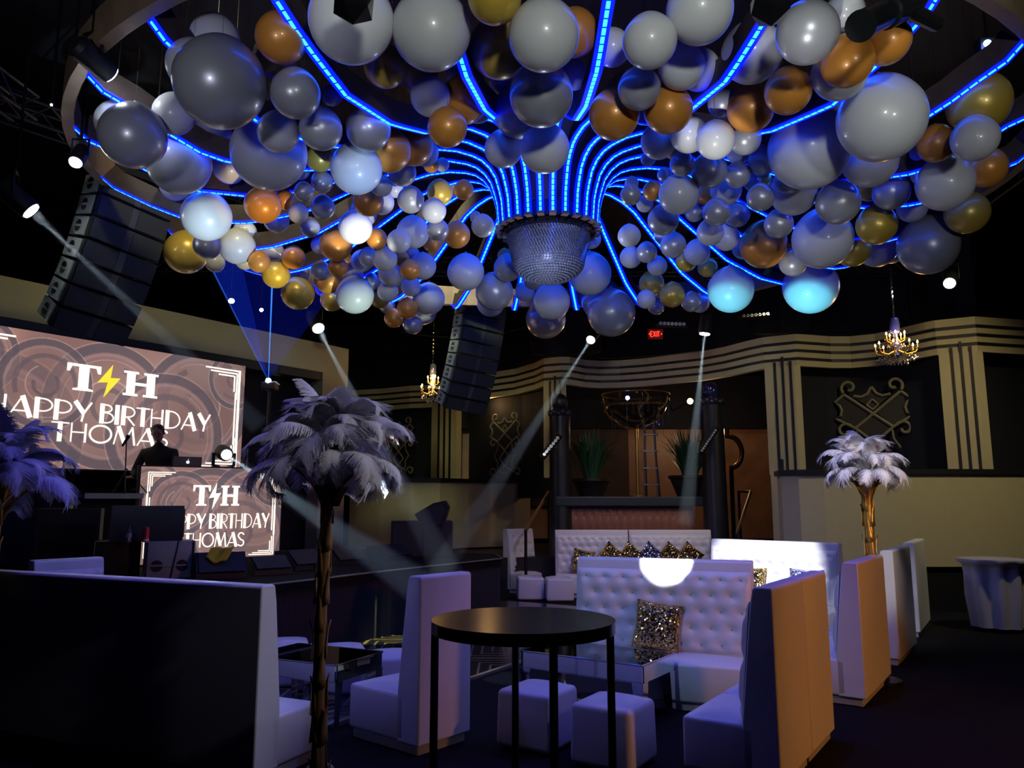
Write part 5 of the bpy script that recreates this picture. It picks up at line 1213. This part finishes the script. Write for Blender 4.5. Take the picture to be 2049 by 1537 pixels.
# wedges along the stage front
def wedge(px, py, w, label, rz=.9, h=.30, m=BLACK, flip=1, front=None):
    p = put(px, py); root = thing('stage_monitor', label, 'loudspeaker', p, rz, 'wedge monitors along the stage front')
    mb = MB(); mb.prism([(-w/2, 0, 0), (-w/2, 0, .06), (-w/2, .22, h), (-w/2, .42, h*.95), (-w/2, .45, 0)][::1], (w, 0, 0)); mb.build('cabinet', m, root, True)
    mb = MB(); mb.prism([(-w/2+.03, -.004, .075), (w/2-.03, -.004, .075), (w/2-.03, .205, h-.01), (-w/2+.03, .205, h-.01)], (0, -.012, .010)); mb.build('grille', front or GRILLE, root)
    return root
w1 = wedge(444, 1158, .58, 'wedge monitor with a yellow towel draped over it', .5, .30)
tp_ = PY(441, 1104, w1.location.y+.1); tw_ = thing('towel', 'crumpled yellow towel hanging over a wedge monitor', 'towel', (tp_.x, tp_.y, tp_.z))
mb = MB(); nx_, ny_ = 14, 12
for j in range(ny_+1):
    for i in range(nx_+1):
        u = i/nx_; v = j/ny_; x = (u-.5)*.26+(.03*math.sin(v*4)); 
        if v < .4: y = .12-v*.4; z = .045+.008*math.sin(u*9)
        else: y = -.04-.02*math.sin(u*7+v*5)-(v-.4)*.10; z = .045-(v-.4)*.30*(1-.35*abs(u-.6)*2)+.01*math.sin(u*11)
        mb.v.append((x, y, z))
for j in range(ny_):
    for i in range(nx_): a = j*(nx_+1)+i; mb.f.append((a, a+1, a+nx_+2, a+nx_+1))
o = mb.build('folded_cloth', YELLOW, tw_, 'all'); md = o.modifiers.new('t', 'SOLIDIFY'); md.thickness = .008
wedge(548, 1150, .50, 'low wedge monitor below the right end of the booth screen', .7, .22)
wedge(622, 1140, .55, 'wedge monitor touched by yellow light, left of the palm trunk', 1.0, .26)
wedge(708, 1130, .62, 'wedge monitor just right of the palm trunk', 1.0, .26)
wedge(800, 1122, .62, 'low wedge monitor farther along the stage front', 1.0, .24)
# far dark boxes and tilted speaker
bx = PZ(856, 1118, STZ); fc = cab('speaker_cabinet', 'wide black speaker cabinet at the far right of the stage', (bx.x-.1, bx.y, STZ), 1.0, .5, .60, .15)
MB().box((-.24, -.008, .3), (.46, .01, .52)).build('grille', GRILLE, fc); MB().box((.26, -.008, .3), (.44, .01, .52)).build('grille', GRILLE, fc)
tsp = PY(866, 1046, bx.y+.2); ts = thing('tilted_speaker', 'black loudspeaker tilted back on top of the wide cabinet', 'loudspeaker', (tsp.x, tsp.y, STZ+.60))
Rr_ = Matrix.Rotation(-.2, 3, 'Z')@Matrix.Rotation(.45, 3, 'Y')
mb = MB(); pl_ = [(-.28, -.12), (-.12, -.22), (.20, -.20), (.24, .14), (.10, .24), (-.26, .02)]
zz_ = tsp.z-(STZ+.6)+.16
mb.prism([Vector((a*1.05, -.18, zz_+b*1.0)) for a, b in [(-.27, -.02), (-.17, -.20), (.17, -.24), (.26, .10), (.20, .20), (.02, .16)]], (0, .36, 0)); mb.build('cabinet', BLACK, ts, True)
mb = MB(); mb.prism([Vector((a*1.0, -.19, zz_+b*.9)) for a, b in [(-.23, -.03), (-.14, -.17), (.14, -.20), (.22, .08), (.16, .16), (.02, .13)]], (0, .01, 0)); mb.build('grille', GRILLE, ts)
MB().tube([(.02, 0, 0), (.02, 0, zz_)], .03, 8).build('pole_mount', BLACKMETAL, ts)
# low pale box near left bottom of stage (lit white panel)
# ================================================================ CHANDELIERS
def chandelier(px, py_top, py_bot, Y, W_, label, n=8, blue=False):
    top = PY(px, py_top, Y); bot = PY(px, py_bot, Y); h = top.z-bot.z; w = W_/FPX*Y/2
    root = thing('chandelier', label, 'chandelier', (top.x, top.y, bot.z), 0, 'small candle chandeliers'); c = Vector((top.x, top.y, bot.z))
    mb = MB(); z = top.z; k = 0
    while z < 8.01:
        a = Vector((.012, 0, 0)) if k % 2 else Vector((0, .012, 0)); mb.tube([c*1+Vector((0, 0, z-c.z))-a, Vector((c.x, c.y, z+.045))-a, Vector((c.x, c.y, z+.045))+a, Vector((c.x, c.y, z))+a, Vector((c.x, c.y, z))-a], .003, 4, False); z += .04; k += 1
    mb.build('chain', CHROME, root, world=True)
    mb = MB(); mb.lathe([(0, h), (.06, h-.01), (.075, h*.86), (.07, h*.70), (.03, h*.66), (.03, h*.5), (.06, h*.42), (.03, h*.3), (.05, h*.2), (.0, h*.1)], (0, 0, 0), 14); mb.build('stem', CRYSTAL if not blue else mat('blue_crystal', (.12, .16, .8), .1, .6), root, True)
    def arm(a, r, z0, z1, name='arm'):
        e = Vector((math.cos(a), math.sin(a), 0)); mb = MB()
        mb.tube([e*.03+Vector((0, 0, z0)), e*r*.5+Vector((0, 0, z0-.09*h)), e*r*.9+Vector((0, 0, z0-.06*h)), e*r+Vector((0, 0, z1))], .009, 6)
        mb.lathe([(0, 0), (.035, .01), (.03, .018), (0, .018)], e*r+Vector((0, 0, z1)), 10); ar = mb.build('arm', GOLDLEAF, root, True)
        MB().tube([e*r+Vector((0, 0, z1+.015)), e*r+Vector((0, 0, z1+.085))], .010, 8).build('candle', mat('ivory', (.7, .6, .4), .5), ar, True)
        MB().lathe([(0, 0), (.014, .015), (.012, .03), (0, .055)], e*r+Vector((0, 0, z1+.085)), 8).build('flame_bulb', CANDLE, ar, True)
        dr = MB()
        for q in range(4):
            c_ = e*r*(.6+.13*q)+Vector((0, 0, z0-.14*h-.03*(q % 2))); dr.add([c_+Vector(v)*.014 for v in ((1, 0, 0), (-1, 0, 0), (0, 1, 0), (0, -1, 0), (0, 0, 1.4), (0, 0, -2))], [(0, 2, 4), (2, 1, 4), (1, 3, 4), (3, 0, 4), (2, 0, 5), (1, 2, 5), (3, 1, 5), (0, 3, 5)])
        tag(dr.build('crystal_drops', CRYSTAL, ar), kind='stuff')
    for k in range(n): arm(2*PI*k/n+.2, w, .30*h, .30*h)
    for k in range(n//2+1): arm(2*PI*k/(n//2+1)+.5, w*.45, .55*h, .52*h)
    mb = MB()
    for k in range(36):
        a = 2*PI*k/18; r = w*(.9 if k < 18 else .5); c_ = Vector((r*math.cos(a), r*math.sin(a), h*(.12 if k < 18 else .04)+.02*math.sin(k*3))); mb.add([c_+Vector(v)*.016 for v in ((1, 0, 0), (-1, 0, 0), (0, 1, 0), (0, -1, 0), (0, 0, 1.4), (0, 0, -2))], [(0, 2, 4), (2, 1, 4), (1, 3, 4), (3, 0, 4), (2, 0, 5), (1, 2, 5), (3, 1, 5), (0, 3, 5)])
    tag(mb.build('crystal_fringe', CRYSTAL, root), kind='stuff')
    lamp('chandelier_glow', 'POINT', (c.x, c.y-.1, c.z+h*.55), (0, 0, 0), 22 if Y > 14 else 16, (1, .5, .14), .12)
chandelier(1789, 636, 730, 12.0, 78, 'crystal chandelier with lit candles hanging in front of the right frieze', 8, True)
chandelier(867, 728, 806, 16.5, 50, 'small candle-lit chandelier left of the centre speaker array', 7)
# ================================================================ ALCOVE
def P17(px, py, Y=17.0): return PY(px, py, Y)
# giant clear bowl on a gold stand
gb = P17(1272, 800, 17.2); base_z = CT
gl = thing('champagne_bowl', 'giant clear champagne bowl on a tall gold stem, draped with crystal strings', 'decoration', (gb.x, gb.y, base_z))
rb_ = 68/FPX*17.2; zt_ = P17(1272, 790, 17.2).z; zb_ = P17(1272, 858, 17.2).z; hb_ = zt_-zb_
mb = MB(); pr_ = [(rb_*math.cos(k*PI/2/12), zt_-hb_*math.sin(k*PI/2/12)) for k in range(12)]+[(.05, zb_)]; mb.lathe(pr_, (gb.x, gb.y, 0), 40); mb.f = [f for f in mb.f if len(f) == 4]; mb.build('bowl', CLEAR, gl, 'all', world=True)
MB().lathe([(.0, zb_), (.045, zb_), (.035, zb_-.3), (.035, base_z+.04), (.18, base_z+.03), (.18, base_z), (0, base_z)], (gb.x, gb.y, 0), 20).build('stem', GOLDLEAF, gl, True, world=True)
gm = MB(); gm.tube([(gb.x+rb_*math.cos(k*2*PI/40), gb.y+rb_*math.sin(k*2*PI/40), zt_) for k in range(41)], .012, 6)
rnd = random.Random(2)
for a in (PI*1.02, -.7, -1.5, 2.4):
    ln2 = []
    for k in range(13):
        q = k*PI/2/12.5; r = rb_*math.cos(q)+.01; ln2.append((gb.x+r*math.cos(a+.15*math.sin(k)), gb.y+r*math.sin(a+.15*math.sin(k)), zt_-hb_*math.sin(q)))
    gm.tube(ln2, .014, 5)
    for k in range(2, 11, 2):
        p = Vector(ln2[k]); gm.tube([p+Vector((.06*math.cos(t)*(1-t/9), -.01, .06*math.sin(t)*(1-t/9))) for t in [x*.7 for x in range(9)]], .007, 4)
gm.build('gilded_garland', GOLDLEAF, gl, True, world=True)
cm = MB()
for k in range(22):
    a = rnd.uniform(PI, 2*PI); r = rb_*rnd.uniform(.5, 1); x, y = gb.x+r*math.cos(a), gb.y+r*math.sin(a); z0 = zt_-hb_*(1-(r/rb_)**2)**.5-.02; n_ = rnd.randint(5, 16)
    for j in range(n_):
        c_ = Vector((x, y, z0-j*.035)); cm.add([c_+Vector(v)*.009 for v in ((1, 0, 0), (-1, 0, 0), (0, 1, 0), (0, -1, 0), (0, 0, 1.6), (0, 0, -1.6))], [(0, 2, 4), (2, 1, 4), (1, 3, 4), (3, 0, 4), (2, 0, 5), (1, 2, 5), (3, 1, 5), (0, 3, 5)])
tag(cm.build('crystal_strings', CRYSTAL, gl, world=True), kind='stuff')
lamp('bowl_accent', 'POINT', (gb.x-.2, gb.y-.3, zt_-.1), (0, 0, 0), 2.2, (.15, .15, 1), .04)
# ladder
la = P17(1308, 1000, 17.9); ld_ = thing('step_ladder', 'grey metal step ladder behind the gold stem in the alcove', 'ladder', (la.x, la.y, .7))
zt2 = P17(1308, 850, 17.9).z
def rl(px, py): return P17(px, py, 17.9)
for a_, b_ in ((1322, 1308), (1288, 1290)):
    MB().tube([(rl(a_, 1000).x, 17.9, .7), (rl(b_, 850).x, 17.9, zt2)], .028, 6).build('rail', ALU, ld_, world=True)
    MB().tube([(rl(a_, 1000).x+.25, 18.8, .7), (rl(b_, 850).x, 18.0, zt2)], .02, 6).build('rear_rail', ALU, ld_, world=True)
for k, py in enumerate((870, 903, 937, 970, 1003)): MB().box(((rl(1287, py).x+rl(1315+k, py).x)/2, 17.88, rl(1300, py).z), (rl(1318, py).x-rl(1287, py).x, .09, .03)).build('step', ALU, ld_, world=True)
# potted palms
def plant(px, pb, pt, Y, w, hgt, label, seed, base):
    p = PY(px, pb, Y); rnd = random.Random(seed); root = thing('potted_palm', label, 'potted plant', (p.x, p.y, base))
    zp = PY(px, pt, Y).z; MB().lathe([(0, base), (w*.28, base), (w*.42, zp-.08), (w*.46, zp-.06), (w*.46, zp), (w*.40, zp), (w*.38, zp-.05), (0, zp-.05)], (p.x, p.y, 0), 24).build('pot', mat('dark_pot', (.02, .018, .02), .4, 0, .2, 10), root, True, world=True)
    lf_ = MB()
    for k in range(170):
        a = rnd.uniform(0, 2*PI); l = hgt*rnd.uniform(.6, 1); sp_2 = rnd.uniform(.15, .8); er = Vector((math.cos(a), math.sin(a), 0)); et = Vector((-er.y, er.x, 0)); b0 = len(lf_.v)
        for j in range(7):
            u = j/6; q = Vector((p.x, p.y, zp-.05))+er*(w*.15+w*.75*sp_2*u**1.4)+Vector((0, 0, l*(u-.45*sp_2*u**3))); w_ = .022*math.sin(PI*(.1+.85*u))
            lf_.v += [tuple(q-et*w_), tuple(q+et*w_)]
            if j: c_ = b0+2*(j-1); lf_.f.append((c_, c_+1, c_+3, c_+2))
    lf_.build('foliage', LEAF, root, world=True)
plant(1183, 1000, 958, 17.3, .95, 1.35, 'dark potted palm at the left of the alcove', 1, CT)
plant(1383, 1010, 952, 17.4, 1.05, 1.3, 'potted palm between the ladder and the right statue column', 2, CT)
# statue columns with light bars
def column(px, wpx, ptop, pbot, Y, label, ball):
    p = PY(px, 1000, Y); w = wpx/FPX*Y; zt3 = PY(px, ptop, Y).z; base = 0.0
    root = thing('statue_column', label, 'column', (p.x, p.y, base)); r = w/2
    hcap = zt3-PY(px, ptop+44, Y).z
    MB().lathe([(0, 0), (r*1.1, 0), (r*1.15, .9), (r*1.05, 1.0), (r*.95, zt3-hcap-.2), (r, zt3-hcap), (0, zt3-hcap)], (p.x, p.y, 0), 24).build('shaft', mat('column_black', (.015, .016, .022), .35, 0, .3, 6), root, True, world=True)
    mb = MB()
    for k in range(14):
        a = 2*PI*k/14; c_ = Vector((p.x+r*.9*math.cos(a), p.y+r*.9*math.sin(a), zt3-hcap+.06+.03*(k % 2))); mb.sphere(c_, .06, 6)
    mb.lathe([(r*.9, zt3-hcap), (r*1.02, zt3-hcap+.05), (r*.7, zt3-hcap+.16), (r*.5, zt3-hcap+.2), (0, zt3-hcap+.2)], (p.x, p.y, 0), 20)
    mb.build('carved_collar', mat('dark_silver', (.10, .10, .14), .25, .7), root, True, world=True)
    MB().sphere((p.x, p.y, zt3-r*.75*(1.0)), r*.75, 12, (1, 1, 1.15)).build('head', mat('glossy_black_head' if not ball else 'blue_black_ball', (.012, .012, .02) if not ball else (.02, .02, .09), .12 if ball else .4), root, True, world=True)
    return p, r, zt3
c1 = column(1122, 44, 790, 1080, 16.7, 'black statue column left of the alcove, with a round dark head', False)
c2 = column(1431, 46, 768, 1090, 16.2, 'black statue column right of the alcove, topped with a glossy blue-black ball', True)
def lightbar(px0, py0, px1, py1, Y, label, n=10, r=.035, m=None, body=.07):
    a = PY(px0, py0, Y); b = PY(px1, py1, Y); root = thing('light_bar', label, 'light bar', (a+b)/2, 0, 'small light bars')
    d = (b-a).normalized(); MB().tube([a-d*.05+Vector((0, .08, 0)), b+d*.05+Vector((0, .08, 0))], body, 4).build('housing', BLACK, root, world=True); mid = (a+b)/2
    MB().tube([mid+Vector((0, .08, 0)), (mid.x, mid.y+.08, 8.0)] if py0 < 700 else [mid+Vector((0, .08, 0)), mid+Vector((.12, .75, 0))], .018, 6).build('bracket', BLACKMETAL, root, world=True)
    for k in range(n):
        c_ = a.lerp(b, (k+.5)/n); mb = MB(); mb.lathe([(r*.55, -.012), (r, -.012), (r, .02), (r*.55, .02), (r*.55, -.012)], c_, 12, Matrix.Rotation(PI/2, 3, 'X')); mb.build('lamp_cell', m or CHROME, root, True, world=True)
lightbar(1087, 912, 1118, 874, 15.7, 'slanted light bar fixed to the left statue column', 7, .035)
lightbar(1403, 904, 1433, 859, 15.7, 'slanted light bar fixed to the right statue column', 10, .022, mat('cell_white', (.8, .8, .85), .3))
lightbar(1318, 647, 1372, 649, 16, 'row of seven round lamps above the exit sign', 7, .036, mat('cell_pale', (.75, .75, .8), .3))
lightbar(1484, 633, 1540, 628, 15, 'slanted row of round lamps under the two cyan balloons', 7, .03)
lamp('cell_light', 'POINT', tuple(PY(1350, 690, 15.2)), (0, 0, 0), 3, (.9, .9, 1), .1)
# copper ring handle on the marble wall
rg = P17(1466, 905, 18.2); rr_ = thing('ring_sculpture', 'curved bronze ring sculpture right of the right statue column', 'sculpture', rg)
mb = MB(); mb.tube([rg+Vector((-.05+.26*math.cos(t), 0, .36*math.sin(t))) for t in [(-100+k*14)*PI/180 for k in range(14)]]+[rg+Vector((-.12, 0, .36)), rg+Vector((-.12, 0, .55))], .06, 10); mb.build('ring', mat('bronze_polish', (.35, .17, .07), .3, .7), rr_, True, world=True)
MB().tube([rg+Vector((-.05, 0, -.36)), (rg.x-.05, rg.y, .7)], .05, 8).build('post', BLACKMETAL, rr_, world=True)
# wall bulb in the alcove
wb = PY(1381, 803, 19.6); ws = thing('wall_lamp', 'single warm globe bulb glowing high in the alcove', 'wall lamp', wb)
MB().sphere(wb, .075, 10).build('globe', emis('warm_globe', (1, .55, .16), 22), ws, True, world=True); MB().tube([wb+Vector((0, .05, 0)), (wb.x, 22.25, wb.z)], .02, 6).build('bracket', BLACKMETAL, ws, world=True)
# handrails on both sides
def rail(pts, label):
    q = [PY(*p) for p in pts]; root = thing('handrail', label, 'handrail', (q[0].x, q[0].y, 0)); MB().tube(q, .035, 8).build('rail', mat('worn_gold_rail', (.25, .17, .08), .4, .5), root, True, world=True)
    for p in (q[0], q[-1]): MB().tube([p, (p.x, p.y, 0)], .03, 8).build('post', BLACKMETAL, root, world=True)
rail([(1052, 1062, 15.6), (1098, 985, 17.3)], 'sloping handrail left of the left statue column')
rail([(1474, 1070, 15.6), (1502, 984, 17.2), (1478, 983, 17.4)], 'sloping handrail right of the right statue column')
# ================================================================ CEILING GEAR
tm = MB()
def truss(a, b, s, label):
    a = Vector(a); b = Vector(b); root = thing('lighting_truss', label, 'truss', a.lerp(b, .5), 0, 'black trusses under the ceiling'); d = (b-a); L_ = d.length; d.normalize(); sd = d.cross(Vector((0, 0, 1))).normalized()*s; up = Vector((0, 0, s)); mb = MB()
    for o_ in (sd+up, sd-up, -sd+up, -sd-up): mb.tube([a+o_, b+o_], .022, 6)
    n_ = int(L_/(s*2.2))
    for k in range(n_):
        p = a+d*L_*k/n_; q = a+d*L_*(k+1)/n_; m_ = 1 if k % 2 else -1
        mb.tube([p+sd+up*m_, q+sd-up*m_], .012, 5); mb.tube([p-sd+up*m_, q-sd-up*m_], .012, 5); mb.tube([p+up+sd*m_, q+up-sd*m_], .012, 5)
    mb.build('lattice', mat('truss_black', (.045, .045, .05), .4, .5, .2, 20), root, world=True)
    for p in (a.lerp(b, .15), a.lerp(b, .85)): MB().tube([p, (p.x, p.y, 8.0)], .012, 6).build('hanger', BLACKMETAL, root, world=True)
truss((-9, 6.5, 6.9), (-3.2, 13.8, 6.9), .15, 'black truss over the big screen'); truss((-8, 15.5, 6.6), (8, 15.5, 6.6), .15, 'black truss running across the back of the room')
truss((7, 3, 6.9), (8, 14, 6.9), .15, 'black truss at the right of the room'); truss((-6.5, 2, 6.6), (-6, 9, 6.6), .15, 'black truss at the upper left of the room')
# profile spot at upper right, in front of the balloons
p0 = PY(1722, 52, 3.9); p1 = PY(1800, 12, 4.3); p2 = PY(1875, 48, 4.5)
pf = thing('profile_spot', 'large black profile spotlight in front of the balloons at upper right', 'stage light', p1)
MB().tube([p0, p0.lerp(p1, .1), p0.lerp(p1, .6), p0.lerp(p1, .62), p1+(p1-p0)*.3], [.085, .08, .08, .095, .10], 20).build('barrel', mat('satin_black', (.02, .022, .025), .22, .4), pf, True, world=True)
MB().tube([p1, p2], .05, 8).build('side_arm', BLACKMETAL, pf, True, world=True); MB().tube([p1, (p1.x, p1.y, 8.0)], .02, 8).build('hanger', BLACKMETAL, pf, world=True)
# faceted dark reflector at top, left of centre, and dark fixture at top right of centre
def hexbox(px, py, Y, r, label):
    p = PY(px, py, Y); root = thing('hanging_fixture', label, 'stage light', p); bm = bmesh.new(); bmesh.ops.create_icosphere(bm, subdivisions=1, radius=r); mb = MB(); bm.verts.index_update(); mb.add([p+v.co for v in bm.verts], [[v.index for v in f.verts] for f in bm.faces]); bm.free(); mb.build('faceted_body', BLACKGLOSS, root, world=True)
    MB().tube([p, (p.x, p.y, 8.0)], .02, 6).build('hanger', BLACKMETAL, root, world=True)
hexbox(708, 8, 3.8, .12, 'faceted black fixture hanging in front of the white balloon at top left'); hexbox(1541, 12, 3.9, .12, 'dark fixture hanging at the top edge above the white-lit rib')
# blue flood cluster at upper right
bc = PY(1984, 95, 6.8); bf = thing('flood_light', 'small four lamp blue flood light at the upper right corner', 'stage light', bc)
MB().bbox((0, .06, 0), (.20, .1, .24), .01, 1).build('housing', BLACK, bf)
for sx in (-1, 1):
    for sz in (-1, 1): MB().sphere((sx*.036, 0, sz*.042), .034, 8, (1, .5, 1)).build('lamp', emis('blue_lamp', (.25, .5, 1), 14), bf, True)
MB().tube([(0, .06, .12), (0, .06, 7.9-bc.z)], .012, 6).build('hanger', BLACKMETAL, bf)
lamp('flood_blue', 'SPOT', tuple(bc-Vector((0, .1, 0))), tuple(RC+Vector((0, 0, 4.7))), 60, (.05, .05, 1), .05, 80, .8)
# cable swag between spots
cb_ = [PY(800+k*20, 665+30*math.sin(PI*k/14)*.6+k*(-1.2), 14) for k in range(15)]
o = MB().tube(cb_, .008, 5).build('hanging_cable', BLACKMETAL); tag(o, 'thin black cable sagging between the left spot light and the centre array', 'cable')
